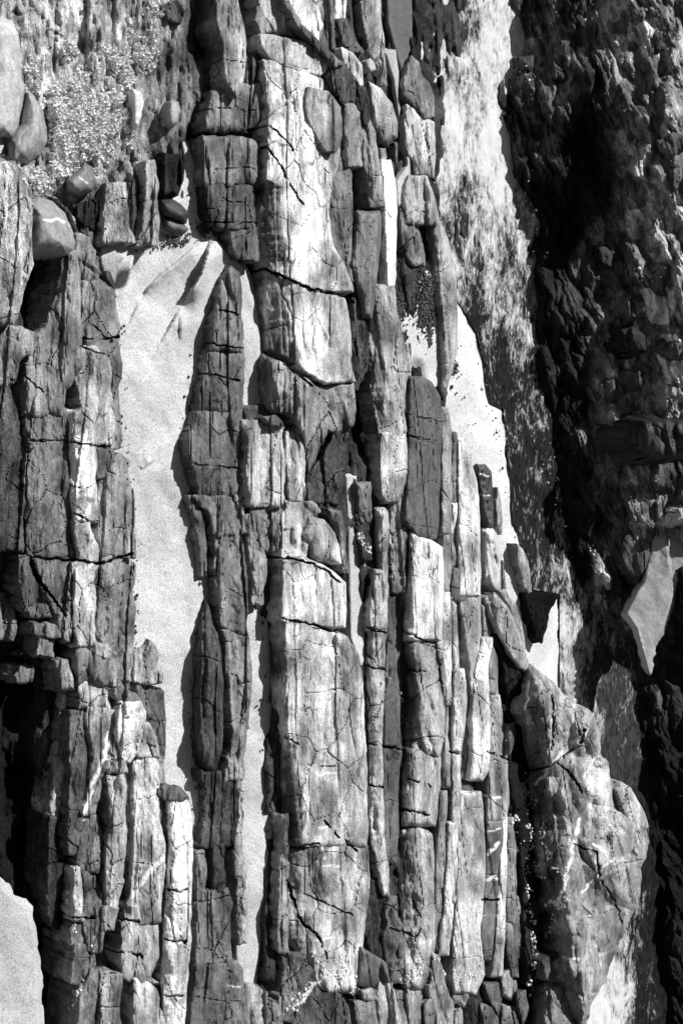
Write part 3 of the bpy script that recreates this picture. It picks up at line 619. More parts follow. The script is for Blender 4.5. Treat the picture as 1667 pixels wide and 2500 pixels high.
R('rock_rib', 'short pale rib with a rounded foot, left of the knobbly column', "2124:178,194 2160:180,200 2200:174,204 2246:182,204", .115, .42, r=7, a=.03, group=G1)
R('rock_block', 'knotty pale block under the short rib', "2252:178,202 2290:172,206 2302:175,200", .1, .32, r=7, a=.03, group=G1)
R('rock_outcrop', 'smooth dark grey bed between the short rib and the knobbly column', "2130:205,225 2180:206,250 2240:208,252 2300:212,250 2320:222,240", .10, .17, group=G1)
R('rock_rib', 'grey lump with white crumbs low on the left ledge', "2312:185,230 2350:180,225 2392:178,205", .10, .28, r=8, group=G1)
R('rock_outcrop', 'dark bed reaching the bottom edge left of the grey columns', "2380:250,300 2440:248,292 2560:245,290", .115, .26, group=G1, r=6)
R('rock_outcrop', 'dark grey bed at the bottom edge beside the black gap', "2370:225,245 2420:200,243 2480:195,230 2560:190,230", .10, .2, group=G1, r=6)
R('rock_outcrop', 'pale speckled rib along the black hollow at the left', "1685:145,172 1730:142,162 1800:135,172 1880:128,165 1900:126,162 2010:120,145", .02, .36, r=8, a=.03, group=G1)
R('rock_outcrop', 'dark smooth bed right of the pale speckled rib', "1735:172,205 1800:172,210 1900:172,208 2010:165,212 2080:165,210", .09, .13, group=G1)
R('rock_outcrop', 'spotted grey bed with a long white vein down its side', "1732:212,262 1800:220,266 1850:228,264 1900:222,248 1980:212,232", .12, .32, group=G1, r=8)
R('rock_outcrop', 'dull grey bed running down under the long white vein', "1995:205,240 2060:200,250 2110:190,255 2125:205,240", .10, .2, group=G1)
R('rock_outcrop', 'grey striped bed between the white vein and the bright white block', "1735:266,284 1800:264,290 1850:250,305 1880:262,308", .125, .34, group=G1, r=5)
R('rock_outcrop', 'flaky dark bed with bright flecks below the black hollow', "2000:120,150 2080:118,160 2150:112,150 2260:125,150", .03, .10, mat='flaky', group=G1)
R('rock_block', 'ragged fragment at the rim of the black hollow', "60,1595 75,1600 112,1615 100,1625 70,1608", .0, .12)
R('rock_block', 'small grey fragment under the small flat-topped block', "1630:52,80 1650:42,82 1660:50,78", .02, .2)

# ridge on the right bank of the sand
R('rock_ridge', 'top of the ridge on the sand bank, with pitted knobs and a tapered head', "655:532,565 665:530,585 700:516,588 760:505,588 800:492,590 855:488,590", .10, .17, group=G2, r=12, a=.04)
R('rock_ridge', 'pitted dark section of the sand-bank ridge', "858:485,590 900:478,590 945:470,592 1005:462,590", .095, .16, group=G2, r=12, a=.04)
R('rock_ridge', 'lichen-dark section of the ridge with a slanting groove', "1008:460,588 1060:443,590 1120:448,592 1180:455,592 1210:462,592", .085, .15, group=G2, r=12, a=.03)
R('rock_ridge', 'broken section of the ridge where a sand tongue starts', "1215:462,590 1260:500,596 1300:505,600", .08, .2, group=G2)
R('rock_splinter', 'thin dark splinter standing in the sand beside the broken ridge', "1215:463,480 1280:475,495 1340:488,503 1400:492,500", .05, .17, r=4, a=.01, jit=1.5)
R('rock_lens', 'black lens-shaped rock bulging into the sand channel', "1470:494,502 1500:484,515 1540:474,530 1600:463,540 1700:461,542 1760:464,540 1830:475,538 1868:484,528 1876:492,526", .115, .11, r=26, a=.06, jit=2, mat='flaky', crest='510,1470 505,1600 500,1740 505,1876', cs=.0012)
R('rock_ridge', 'grey bed with a stepped right side beside the second sand strip', "1300:506,588 1350:508,592 1420:510,598 1500:520,600 1560:536,605", .085, .19, group=G2)
R('rock_ridge', 'narrow grey bed right of the black lens', "1565:545,605 1640:548,612 1700:556,610 1770:556,604", .085, .26, group=G2, r=8)
R('rock_ridge', 'stepped blocks below the narrow grey bed', "1775:550,600 1820:545,598 1870:540,590 1900:535,588", .08, .26, group=G2, r=6)
R('rock_ridge', 'dark flaky foot of the ridge below the black lens', "1885:490,560 1930:492,575 2000:490,592 2060:488,590", .075, .13, group=G2, mat='flaky')
R('rock_block', 'dark brick-shaped block set in the flaky ridge foot', "2080:470,498 2130:468,500 2165:468,496", .075, .19, r=5, group=G2)
R('rock_ridge', 'smooth black panel in the ridge foot', "2070:502,545 2130:500,548 2175:505,548", .085, .06, r=5, group=G2)
R('rock_ridge', 'pale-edged bed along the lower second sand strip', "1905:560,588 2000:565,592 2080:555,590 2200:562,600 2300:565,600", .08, .32, r=7, group=G2)
R('rock_ridge', 'cracked dark beds near the bottom between the two sand strips', "2175:466,558 2250:464,560 2300:466,562 2355:462,560", .08, .17, group=G2)
R('rock_block', 'dark rounded shoulder of rock at the bottom between the two sand strips', "2350:560,575 2370:555,590 2420:552,598 2480:552,602 2560:552,602", .10, .16, group=G5, r=14)
R('rock_ridge', 'smooth grey panel of rock at the bottom left of the rounded shoulder', "2358:460,550 2420:452,548 2560:448,548", .085, .13, group=G2)
R('rock_block', 'pale wedge of rock at the foot of the second sand strip', "2405:598,615 2430:600,655 2470:602,650 2560:604,645", .085, .3, group=G5, r=6)
R('rock_outcrop', 'grey beds at the head of the second sand strip', "995:592,640 1020:600,690 1035:592,640", .05, .14)

# great pale ledge, top to bottom
R('rock_bed', 'tall smooth leaning slab under the top edge, left of the great ledge', "-60:528,572 0:530,576 90:540,598 140:560,598 190:578,592 235:570,582 190:548,560" if False else "528,-60 574,-60 580,20 598,95 600,140 592,195 578,238 560,215 545,180 548,120 530,50", .16, .36, r=8, a=.02, jit=2, group=G3)
R('rock_block', 'dark mottled block left of the brightest slab', "206:560,640 225:515,645 260:508,646 305:500,645 318:500,600", .10, .2, group=G3, r=14, a=.03)
R('rock_block', 'rounded dark block between the leaning slab and the mottled block', "140:602,645 170:600,645 200:598,642", .10, .17, group=G3)
R('rock_block', 'mottled block with a white upper rim, left of the brightest slab', "335:500,590 350:498,642 430:498,642 450:500,642", .10, .22, group=G3, r=12, a=.03)
R('rock_block', 'dark cracked block below the white-rimmed one', "455:500,625 500:502,622 540:508,622 555:545,622", .095, .14, group=G3, r=10, a=.03, mat='flaky')
R('rock_block', 'narrow dark upright block at the joint of the brightest slab', "560:560,625 600:572,628 635:590,630", .09, .14, group=G3)
R('rock_bed', 'brightest tall slab of the great ledge', "152:642,662 175:646,735 197:652,798 260:655,826 330:653,832 430:650,818 520:634,802 600:632,812 640:636,835 680:690,852 705:770,858", .16, .54, r=5, a=.02, jit=2, group=G3, amp=.6, tilt=-.00012, crest='655,150 658,440 688,460 690,600 720,720', cs=.0013)
R('rock_plate', 'grey raised plate on the right side of the brightest slab', "752,215 800,225 830,262 832,330 818,368 795,365 772,330 752,290 748,250", .185, .32, r=3, a=.008, jit=2, amp=.5, group=G3)
R('rock_bed', 'grey spotted cap slab at the head of the great ledge', "634,86 700,92 755,108 800,140 812,165 780,182 730,176 665,148 640,115", .165, .42, r=5, a=.015, jit=1.5, amp=.5, group=G3)
R('rock_ridge', 'long slanting dark rib crossing the head of the ledge', "665,-30 690,-30 735,55 790,110 840,158 820,168 770,120 720,60", .19, .2, r=5, a=.02, jit=1)
R('rock_plate', 'flat white plate under the top edge, right of the slanting rib', "690,-60 765,-60 772,20 785,60 782,108 760,95 730,50 700,5", .12, .58, r=4, a=.01, amp=.5)
R('rock_plate', 'smooth grey plate under the top edge, left of the slanting rib', "630,-60 665,-60 690,20 730,80 725,92 680,88 665,60 640,30", .13, .36, r=4, a=.01, amp=.5)
R('rock_block', 'small dark block in the hollow at the head of the ledge', "632,10 680,15 685,45 665,75 640,80 628,50", .135, .22, r=4)
R('rock_bed', 'second pale slab of the great ledge, below the slanting joint', "662:648,675 690:652,740 715:650,800 735:652,845 770:648,850 860:650,858 925:655,862 935:770,862" if False else "650,660 700,682 762,708 840,732 850,770 858,900 862,930 795,935 745,905 700,870 650,850 646,760", .15, .56, r=5, a=.02, jit=2, group=G3, amp=.55, crest='700,690 705,760 735,860 740,930', cs=.0012)
R('rock_bed', 'darker mottled slab of the great ledge, third from the top', "638,865 680,885 730,915 770,942 862,936 866,1000 858,1040 830,1058 800,1050 772,1100 752,1150 745,1100 742,1060 700,1008 660,1004 638,1000 634,930", .135, .25, r=8, a=.03, jit=2.5, group=G3, crest='680,870 700,960 760,1100', cs=.0008)
R('rock_wedge', 'dark triangular wedge right of the third slab', "822,1045 850,1060 846,1120 836,1180 828,1232 750,1225 752,1160 792,1110", .10, .07, r=6, a=.02, jit=2)
R('rock_block', 'grey striped block with a dark ragged top left of the dark wedge', "1032:592,640 1045:594,690 1070:602,688 1150:600,690 1230:608,688", .115, .34, group=G3, r=8)
R('rock_block', 'small pale-tipped dark stone on the ragged top of the striped block', "640,1018 672,1012 690,1028 696,1042 660,1040", .14, .12, r=4, a=.01, jit=1)
R('rock_rib', 'bright two-part column between the striped block and the dark wedge', "1058:698,728 1075:696,742 1130:698,744 1178:702,742 1182:700,745 1222:704,738", .12, .50, r=7, a=.03, jit=2, group=G3)
R('rock_block', 'dark joint block at the foot of the striped block', "1238:612,685 1290:620,688 1340:632,688", .09, .2, group=G3)
R('rock_block', 'pale beds left of the rounded knuckle, above the second sand strip', "1030:545,590 1100:552,596 1200:560,600 1255:570,598", .08, .34, group=G2, r=7)
R('rock_block', 'grey pointed block along the head of the lower sand strip', "1260:598,625 1300:602,640 1380:612,648 1470:618,640", .07, .28, r=8)
R('rock_block', 'jointed block at the top of the rounded knuckle', "1228:698,760 1250:692,780 1285:690,735", .125, .34, r=6, group=G3)
R('rock_block', 'squared pale block left of the dome', "1288:692,735 1320:690,755 1360:688,745", .13, .45, r=5, a=.015, group=G3)
R('rock_dome', 'rounded dome of rock above the main lower slab', "755,1262 790,1272 815,1300 826,1335 832,1375 800,1372 765,1362 755,1330 738,1305", .145, .40, r=22, a=.04, jit=1.5, group=G3, amp=.5)
R('rock_block', 'smooth dark curl of rock hugging the right of the dome', "800,1240 830,1250 840,1300 850,1400 838,1390 832,1330 815,1285", .11, .25, r=6, group=G3)
R('rock_bed', 'upper part of the long lower slab, ending at a slanting joint', "1363:692,735 1385:692,790 1410:690,825 1425:692,842 1480:688,842 1512:686,842 1528:740,842", .15, .46, r=7, a=.03, jit=2, group=G3, amp=.6)
R('rock_bed', 'long lower slab of the great ledge, largest of all', "1518:686,720 1532:686,800 1555:686,845 1600:686,872 1640:687,880 1750:688,886 1850:690,890 1950:692,893 2050:694,895 2062:700,895", .145, .46, r=12, a=.035, jit=2, group=G3, amp=.7, tilt=-.00008, crest='702,1518 705,1700 720,1850 735,2062', cs=.0016)
R('rock_bed', 'bottom slab of the great ledge with a dark left half', "2068:702,895 2150:698,898 2230:692,892 2290:700,884 2350:735,876 2400:770,868 2420:800,862", .14, .42, r=16, a=.04, jit=2, group=G3, amp=.8, tilt=-.0001, crest='790,2070 795,2180 760,2290 800,2400', cs=.0009)
R('rock_ridge', 'narrow rib along the left foot of the bottom slab', "1990:690,702 2060:688,700 2140:684,702 2250:675,700 2320:680,700", .10, .25, r=6, group=G3)
R('rock_ridge', 'dark narrow bed squeezed between sand and the long lower slab', "1385:655,685 1500:642,680 1600:645,682 1700:650,683 1830:654,684 1980:656,684", .03, .13, group=G3, mat='flaky')
R('rock_ridge', 'blackened smooth bed at the lower end of the second sand strip', "2055:655,685 2150:650,684 2260:645,675 2350:645,670 2390:640,668", .04, .045, group=G3)
R('rock_block', 'knotted block with white crumbs below the bottom slab', "2330:690,730 2370:695,765 2400:690,760 2440:680,745 2490:670,720", .10, .24, mat='flaky', group=G5)
R('rock_block', 'dark split stone at the bottom centre', "2385:760,810 2420:740,825 2470:720,850 2560:700,855", .10, .13, group=G5, mat='flaky')
R('rock_block', 'smooth grey cheek at the bottom right of the dark split stone', "2450:868,915 2480:862,920 2560:855,930", .11, .25, group=G5, r=12)
R('rock_block', 'smooth dark rounded rock between the bottom slab and its neighbour', "880,2310 910,2330 945,2352 952,2400 925,2400 905,2415 872,2405", .11, .14, r=10, jit=1.5, mat='smooth', group=G5)
R('rock_rib', 'pale tapering column at the bottom, right of the smooth cheek', "2400:930,950 2430:925,960 2480:930,975 2560:930,985", .105, .33, group=G5)
R('rock_rib', 'slim grey column rising into the crumbly joint at the bottom', "2365:1002,1014 2400:998,1020 2450:1000,1026 2560:1000,1030", .115, .28, r=6, group=G5)
R('rock_rib', 'smooth column at the bottom leaning towards the centre', "2340:1055,1072 2400:1048,1080 2450:1060,1100 2560:1070,1108", .11, .32, r=6, group=G5)

# sliver right of the upper slab
R('rock_block', 'tall thin bed under the top edge, leftmost of three', "-60:772,790 20:775,795 80:780,800 125:785,800", .13, .3, r=5, jit=1.5, group=G4)
R('rock_block', 'tall thin bed under the top edge, middle of three', "-60:792,806 30:796,812 70:798,815 115:800,816", .13, .26, r=5, jit=1.5, group=G4)
R('rock_block', 'tall thin bed under the top edge, rightmost of three', "-60:815,838 10:818,842 50:815,840 85:815,828", .12, .5, r=5, jit=1.5, group=G4)
R('rock_block', 'pale block with a rounded shoulder beside the black notch', "832,112 862,128 884,158 887,210 876,214 856,180 838,152", .165, .46, r=5, jit=1.2, group=G4)
R('rock_block', 'dark upright bed behind the pale shouldered block', "50:825,848 100:838,862 125:850,885", .12, .15, group=G4)
R('rock_block', 'black lumpy rock in the hollow right of the spotted cap', "150:800,825 180:790,860 220:815,875 248:840,868", .16, .12, mat='flaky', r=12, group=G4)
R('rock_block', 'splintered black rock above the smooth grey bed', "218:874,890 245:872,898 290:878,900 298:890,896", .17, .09, mat='flaky', r=5, jit=1.5, group=G4)
R('rock_rib', 'smooth grey bed right of the brightest slab, upper part', "258:842,862 275:842,876 330:845,882 365:850,875 400:852,882", .15, .25, r=8, jit=2, group=G4)
R('rock_rib', 'long smooth grey bed beside the gully, with fluted sides', "285:882,898 330:884,912 380:888,920 430:895,930 500:905,935", .145, .26, r=8, jit=2, group=G4)
R('rock_rib', 'dark fluted bed in the shadowed groove right of the brightest slab', "340:812,828 430:815,858 500:800,860 560:805,862 620:815,862 690:830,868", .125, .19, r=6, group=G4)
R('rock_rib', 'smooth pale block in the middle of the gully, widest of the upper beds', "195:898,912 215:900,932 255:903,960 300:904,972 338:915,970 356:925,945 300:902,910" if False else "898,197 930,215 958,255 970,300 970,335 945,356 925,350 908,300 900,250", .14, .40, r=14, a=.04, jit=1.2, group=G4, amp=.5)
R('rock_rib', 'pale egg-shaped stone above the widest block of the gully', "888,150 905,142 915,155 918,172 905,178 892,170", .135, .4, r=8, jit=.8, group=G4, mat='smooth')
R('rock_rib', 'smooth pale bed with a pointed foot between the gully and the top edge', "-60:882,928 5:880,925 60:888,928 110:900,935 170:920,940 205:935,942", .12, .38, r=8, jit=2, group=G4)
R('rock_block', 'dark rounded stone closing the foot of the gully', "950,358 970,345 970,400 962,420 945,408 950,385", .10, .15, r=8, jit=1, mat='smooth')
R('rock_block', 'small grey cleft stone beside the dark rounded one', "925,362 942,362 945,385 935,405 928,390", .12, .3, r=5, jit=1)
R('rock_rib', 'dark rounded fluted ridge right of the brightest slab', "520:872,925 560:866,928 605:862,924 645:860,920 700:872,915 770:885,905", .16, .17, r=20, a=.05, jit=2, group=G4, amp=.5)
R('rock_rib', 'bright white bed between the dark fluted ridge and the pebbly sand', "395:932,952 440:936,962 520:942,966 600:944,965 670:946,962 700:948,958", .135, .66, r=5, jit=1.5, group=G4, amp=.5)
R('rock_rib', 'smooth grey bed running down from the bright white bed', "700:915,960 760:920,968 830:930,982 900:940,990 960:955,994 1000:978,993", .13, .34, r=8, jit=2, group=G4, amp=.6)
R('rock_rib', 'pale grey slope above the black hole', "700:896,912 780:905,925 860:890,935 920:905,955 960:905,975 1050:928,990 1090:925,950", .14, .33, r=12, jit=2, group=G4, amp=.6, crest='935,700 945,870 965,1090', cs=.001)
R('rock_rib', 'ragged grey beds between the second slab and the pale slope', "730:862,870 800:862,890 870:865,900 950:860,875", .11, .14, mat='flaky', group=G4)
R('rock_rib', 'bright bed with a chipped foot below the black hole', "1060:935,992 1100:932,994 1160:932,992 1200:938,982 1222:945,970", .13, .5, r=7, jit=2, group=G4, amp=.6)
R('rock_rib', 'smooth dark upright pillar, darkest of the tall beds', "925:1000,1028 935:998,1052 970:998,1072 1030:998,1078 1100:997,1072 1200:992,1070 1270:990,1068 1310:1020,1062", .15, .13, r=9, a=.03, jit=1.5, group=G4, amp=.4)
R('rock_rib', 'grey bed between the bright chipped bed and the dark pillar', "1190:952,990 1240:955,988 1300:955,990 1400:960,992 1440:962,988", .11, .26, r=6, group=G4)
R('rock_rib', 'half dark half bright block below the chipped bed', "1240:910,942 1290:908,948 1350:912,945 1410:925,942", .125, .32, r=16, a=.05, jit=2, group=G4, crest='930,1240 932,1410', cs=.0025)
R('rock_rib', 'smooth grey bed with glossy foot beside the sand strip', "1185:872,900 1230:875,906 1270:880,900", .10, .2, r=7, group=G4)
R('rock_block', 'black wet stones in the joint beside the sand strip', "1280:875,892 1320:872,905 1360:880,905", .08, .07, mat='wet', r=5)
R('rock_rib', 'long rounded rib between the great slab and the dark flat bed, upper part', "1395:912,938 1430:905,945 1480:900,944 1532:896,942", .125, .40, r=10, a=.03, jit=2, group=G4, crest='915,1395 912,1600 915,1810 915,2180', cs=.0016)
R('rock_rib', 'long rounded rib between the great slab and the dark flat bed, middle part', "1538:895,940 1600:893,938 1640:894,937 1720:900,936 1810:900,930", .12, .40, r=12, a=.035, jit=2, group=G4, crest='915,1395 912,1600 915,1810 915,2180', cs=.0016)
R('rock_rib', 'long rounded rib between the great slab and the dark flat bed, lower part', "1818:898,930 1900:898,932 2000:900,934 2060:902,938 2120:920,945 2180:935,948", .12, .38, r=10, a=.03, jit=2, group=G4, crest='915,1395 912,1600 915,1810 915,2180', cs=.0016)
R('rock_plate', 'low dark flat bed between the long rib and the dark-edged column', "1440:948,985 1550:945,980 1660:942,975 1800:935,975 1900:936,972 2000:938,970 2100:940,968", .08, .14, r=5, group=G4, amp=.5)
R('rock_plate', 'smooth dark panel with a curved top on the low flat bed', "1655:945,958 1700:938,968 1780:934,970 1820:936,970", .095, .12, r=3, jit=1.5, mat='smooth', amp=.3)
R('rock_rib', 'blackened rib at the foot of the low flat bed', "2150:905,930 2220:900,940 2300:898,950 2320:905,950", .08, .07, r=8, mat='flaky', group=G4)
R('rock_rib', 'tall pale column with a slanted flat head', "1302:998,1006 1316:1000,1045 1338:1000,1078 1420:998,1080 1500:990,1076 1560:988,1076", .155, .52, r=10, a=.035, jit=1.5, group=G4, amp=.5, crest='1012,1302 1012,1560', cs=.0016)
R('rock_rib', 'crumbly pitted column with white crumbs at its waist', "1566:986,1080 1640:984,1088 1700:984,1088 1780:985,1084 1845:988,1072", .15, .36, r=18, a=.05, jit=2, group=G4, crest='1018,1566 1022,1700 1018,1850', cs=.0018)
R('rock_rib', 'smooth grey column with a flat face below the pitted one', "1832:988,1030 1850:986,1072 1900:982,1072 1985:978,1066 2010:978,1060", .145, .36, r=14, a=.04, jit=1.5, group=G4, amp=.6, crest='1010,1832 1005,2010', cs=.0014)
R('rock_rib', 'grey bulging column ending in pale crumbs near the bottom', "2018:972,1020 2040:968,1050 2060:966,1056 2150:964,1062 2250:955,1062 2320:960,1058 2380:970,1048 2410:985,1025", .14, .30, r=20, a=.05, jit=2, group=G4, amp=.8, crest='1010,2018 1018,2200 1010,2410', cs=.0014)
R('rock_block', 'dark grey block on the left of the bulging column', "2190:950,962 2230:945,968 2300:940,985 2360:945,985 2390:960,980", .10, .2, r=7, group=G4)

# thin beds on the right
TB = [("1000:1075,1090 1080:1078,1104 1180:1078,1102 1300:1078,1100", .12, .28, 'thin grey bed right of the dark pillar'),
      ("1305:1080,1098 1380:1078,1100 1440:1076,1098", .125, .3, 'short thin bed beside the slanted flat head'),
      ("1060:1103,1112 1150:1102,1118 1230:1103,1117", .115, .2, 'dark thin bed against the bright one'),
      ("1232:1103,1118 1300:1102,1116 1380:1103,1116", .115, .52, 'white thin bed under the dark thin one'),
      ("1075:1120,1126 1120:1118,1146 1180:1120,1162 1280:1120,1168 1400:1120,1170 1450:1120,1170", .13, .5, 'wide bright bed beside the beach sand'),
      ("1388:1104,1120 1400:1103,1138 1450:1102,1138 1465:1110,1140", .13, .15, 'dark block set between two bright thin beds'),
      ("1460:1122,1170 1520:1130,1170 1600:1142,1174 1700:1152,1182", .125, .42, 'grey bed continuing the wide bright bed downwards'),
      ("1450:1080,1096 1540:1078,1100 1640:1082,1102 1720:1086,1104", .125, .46, 'white split bed right of the tall pale column'),
      ("1455:1100,1112 1540:1104,1116 1630:1108,1118", .115, .4, 'thin pale bed in the middle of the thin beds'),
      ("1638:1110,1130 1700:1108,1136 1760:1106,1133 1830:1104,1122", .14, .58, 'bright round-backed bed above the cross joint'),
      ("1842:1104,1121 1920:1106,1122 2000:1102,1122 2100:1102,1118 2200:1098,1114", .13, .52, 'bright bed below the cross joint'),
      ("1725:1086,1102 1820:1086,1100 1920:1084,1100", .12, .36, 'narrow bed left of the bright round-backed one'),
      ("1700:1124,1146 1800:1124,1144 1900:1124,1140", .10, .32, 'grey groove bed between the two brightest thin beds'),
      ("1560:1178,1200 1630:1160,1188 1700:1154,1192 1800:1152,1195 1880:1148,1194 1900:1146,1175", .14, .62, 'broad white bed, brightest of the thin beds'),
      ("1480:1175,1188 1540:1182,1204 1600:1188,1210 1690:1190,1212", .12, .34, 'grey bed above the veined bed'),
      ("1700:1196,1216 1780:1194,1228 1840:1192,1238 1900:1191,1241 1960:1190,1240 2000:1188,1232", .125, .36, 'smooth grey bed with a curved scratch'),
      ("2005:1187,1230 2080:1186,1224 2132:1184,1216", .12, .22, 'dark bed crossed by two white veins'),
      ("2138:1184,1216 2200:1180,1212 2280:1172,1206 2340:1180,1200", .11, .16, 'dark blotched bed below the veined one'),
      ("1938:1125,1170 2000:1120,1180 2060:1118,1183 2130:1116,1182 2220:1112,1178 2300:1106,1174 2380:1102,1180 2420:1108,1160", .125, .46, 'broad pale bed with dark furrows running to the bottom'),
      ("1935:1072,1090 2040:1068,1090 2150:1062,1086 2250:1060,1082 2320:1062,1078", .115, .24, 'dull grey bed beside the bulging column'),
      ("2010:1092,1114 2120:1090,1112 2200:1086,1108 2260:1078,1104 2330:1070,1095", .125, .50, 'bright tapering bed near the bottom'),
      ("2000:1222,1236 2100:1220,1234 2200:1214,1232 2300:1208,1230 2380:1196,1222", .115, .5, 'white narrow bed along the dark flaky beds'),
      ("2000:1238,1256 2080:1236,1258 2180:1234,1256 2250:1236,1254", .10, .22, 'flaky grey bed beside the narrow white one'),
      ("2190:1250,1272 2280:1252,1280 2340:1256,1284", .08, .2, 'ragged bed reaching up between white crumbs'),
      ("2255:1232,1250 2320:1236,1256 2380:1248,1262", .10, .28, 'knobbly bed near the bottom right of the narrow white one'),
      ("1910:1122,1150 1935:1112,1150 1960:1122,1135", .09, .12, 'dark notch block at the foot of the broad white bed'),
      ]
for s, z, t, lab in TB:
    R('rock_bed', lab, s, z, t, r=8, a=.025, jit=1.4, group='thin upright beds beside the beach sand', amp=.6)
R('rock_block', 'dark slim block with white scratches standing by the beach sand', "1160,1137 1185,1133 1198,1150 1204,1230 1205,1280 1198,1300 1182,1262 1172,1200", .09, .16, r=6, jit=1.2, mat='smooth', a=.02)
R('rock_block', 'thin grey sliver right of the slim dark block', "1214,1180 1222,1220 1226,1270 1222,1310 1212,1290 1208,1230", .07, .32, r=4, jit=1)
R('rock_block', 'pale block with a pointed foot by the beach sand', "1174,1290 1200,1287 1212,1300 1222,1350 1222,1450 1208,1446 1190,1430 1178,1408", .10, .46, r=14, a=.04, jit=1.2, mat='smooth')
R('rock_block', 'narrow leaf of rock beside the pale block by the beach', "1226,1350 1232,1400 1236,1440 1228,1436 1224,1400", .06, .22, r=4, jit=.8)
R('rock_block', 'striped pointed slab at the water edge of the beach sand', "1258,1325 1275,1340 1288,1370 1298,1440 1290,1450 1278,1435 1262,1380", .05, .36, r=4, jit=1)
R('rock_block', 'short dark triangular tip beside the foot of the beach', "1122,1065 1135,1090 1148,1125 1130,1122 1120,1100", .10, .3, r=4, jit=.8)

# right arc rocks at the foam
R('rock_block', 'dark pointed head of the rock row beside the foam', "1003,138 1020,155 1028,185 1045,205 1056,240 1056,282 1036,286 1008,252 990,236 990,190", .09, .22, r=8, jit=1.5)
R('rock_block', 'long pale striped rock beside the foam, below the pointed head', "992,256 1030,284 1056,300 1060,380 1056,432 1012,430 1008,395 988,360 985,300", .095, .40, r=10, a=.03, jit=1.5)
R('rock_block', 'dark wet edge of rock under the top edge beside the white foam', "-60:1004,1040 40:1002,1036 90:1008,1022 150:1015,1024", .08, .04, mat='wet', r=6)
R('rock_outcrop', 'striped block beside the foam with a small hollow above it', "435:1000,1042 480:990,1058 540:992,1072", .10, .34, r=12, jit=2)
R('rock_outcrop', 'long curved grey ridge bending between foam and pebbly sand', "545:1020,1076 600:1035,1094 680:1048,1110 760:1058,1114 840:1064,1112 900:1066,1104 945:1072,1088", .07, .33, r=22, a=.05, jit=1.5, amp=.5, crest='1060,545 1085,650 1090,800 1090,945', cs=.0016)
R('rock_outcrop', 'smooth grey slope at the head of the pebbly sand', "490:966,985 540:968,1015 600:985,1030 640:1005,1035", .06, .28, r=8, jit=2)
R('rock_sliver', 'small grey sliver sticking up in the pebbly sand', "840:990,1002 880:990,1004 920:995,1003", .045, .3, r=4, jit=.8)
R('rock_block', 'knobbly dark stones at the tip of the long curved ridge', "948:1068,1080 965:1072,1088 985:1080,1090", .05, .1, mat='flaky', r=4)

# rocks of the lower right
R('rock_fin', 'curved fin of rock pointing up beside the triangular black rock', "1182,1462 1205,1450 1235,1480 1262,1540 1280,1600 1292,1645 1265,1630 1240,1590 1215,1545 1195,1510", .15, .28, r=8, a=.03, jit=1.5)
R('rock_block', 'striped splinter between the curved fin and the beach sand', "1210,1440 1235,1442 1262,1480 1280,1560 1284,1600 1262,1540 1240,1480", .10, .34, r=5, jit=1)
R('rock_wedge', 'black triangular rock lying on the beach sand, point down', "1283,1456 1300,1450 1340,1452 1360,1458 1352,1475 1336,1500 1330,1530 1323,1568 1312,1558 1300,1512", .06, .01, mat='flaky', r=4, jit=4, base=-.04, lean=.05)
R('great_rock', 'great bulging rock at the lower right with white veins and a black left face', "1285,1625 1310,1640 1345,1665 1375,1690 1405,1715 1435,1735 1452,1765 1462,1800 1458,1838 1478,1860 1486,1900 1500,1950 1530,1985 1570,2020 1582,2060 1578,2090 1562,2115 1556,2160 1545,2215 1528,2265 1505,2310 1488,2350 1470,2395 1440,2450 1425,2560 1412,2560 1405,2420 1380,2400 1325,2390 1312,2340 1320,2250 1310,2200 1325,2120 1300,2060 1285,2000 1280,1900 1278,1750", .24, .31, r=26, a=.06, jit=5, amp=.75, big=.17, cat='rock', tilt=-.00025, lean=.15, crest='1300,1625 1320,1700 1350,1870 1385,2010 1380,2120 1395,2300 1400,2440', cs=.0019)
R('rock_nub', 'rounded two-lobed knob on the right shoulder of the great rock', "1497,1925 1515,1912 1535,1925 1552,1955 1570,1985 1580,2020 1560,2035 1530,2010 1508,1975 1500,1950", .235, .36, r=22, a=.05, jit=1.5)
R('rock_block', 'smooth arched block at the bottom under the great rock', "1300,2400 1340,2392 1380,2405 1410,2430 1412,2480 1408,2560 1296,2560 1292,2450", .19, .22, r=30, a=.06, jit=2, group=G5, amp=.7, crest='1345,2400 1345,2560', cs=.002)
R('rock_block', 'dark mottled block wedged above the arched block', "1318,2355 1350,2330 1385,2325 1412,2345 1420,2400 1405,2425 1375,2400 1330,2388", .20, .17, r=12, jit=2)
R('rock_block', 'added near-black rock painting the shadow in the deep cleft left of the great rock', "1545:1190,1215 1600:1218,1262 1680:1232,1284 1800:1240,1284 1900:1242,1286 2000:1246,1290 2060:1262,1296", .125, .018, mat='wet', r=14, a=.04)  # added rock; its near-black tone stands for the cleft's shadow
R('rock_block', 'near-black rock at the lower end of the deep cleft, strewn with white crumbs', "2062:1264,1300 2150:1280,1315 2250:1285,1312 2350:1288,1306 2400:1288,1298", .12, .05, mat='flaky', r=10)
R('rock_lens', 'smooth grey leaf of rock standing in the black cleft', "1242,1770 1256,1762 1260,1790 1250,1830 1242,1850 1238,1810", .16, .2, r=6, jit=1, mat='smooth')

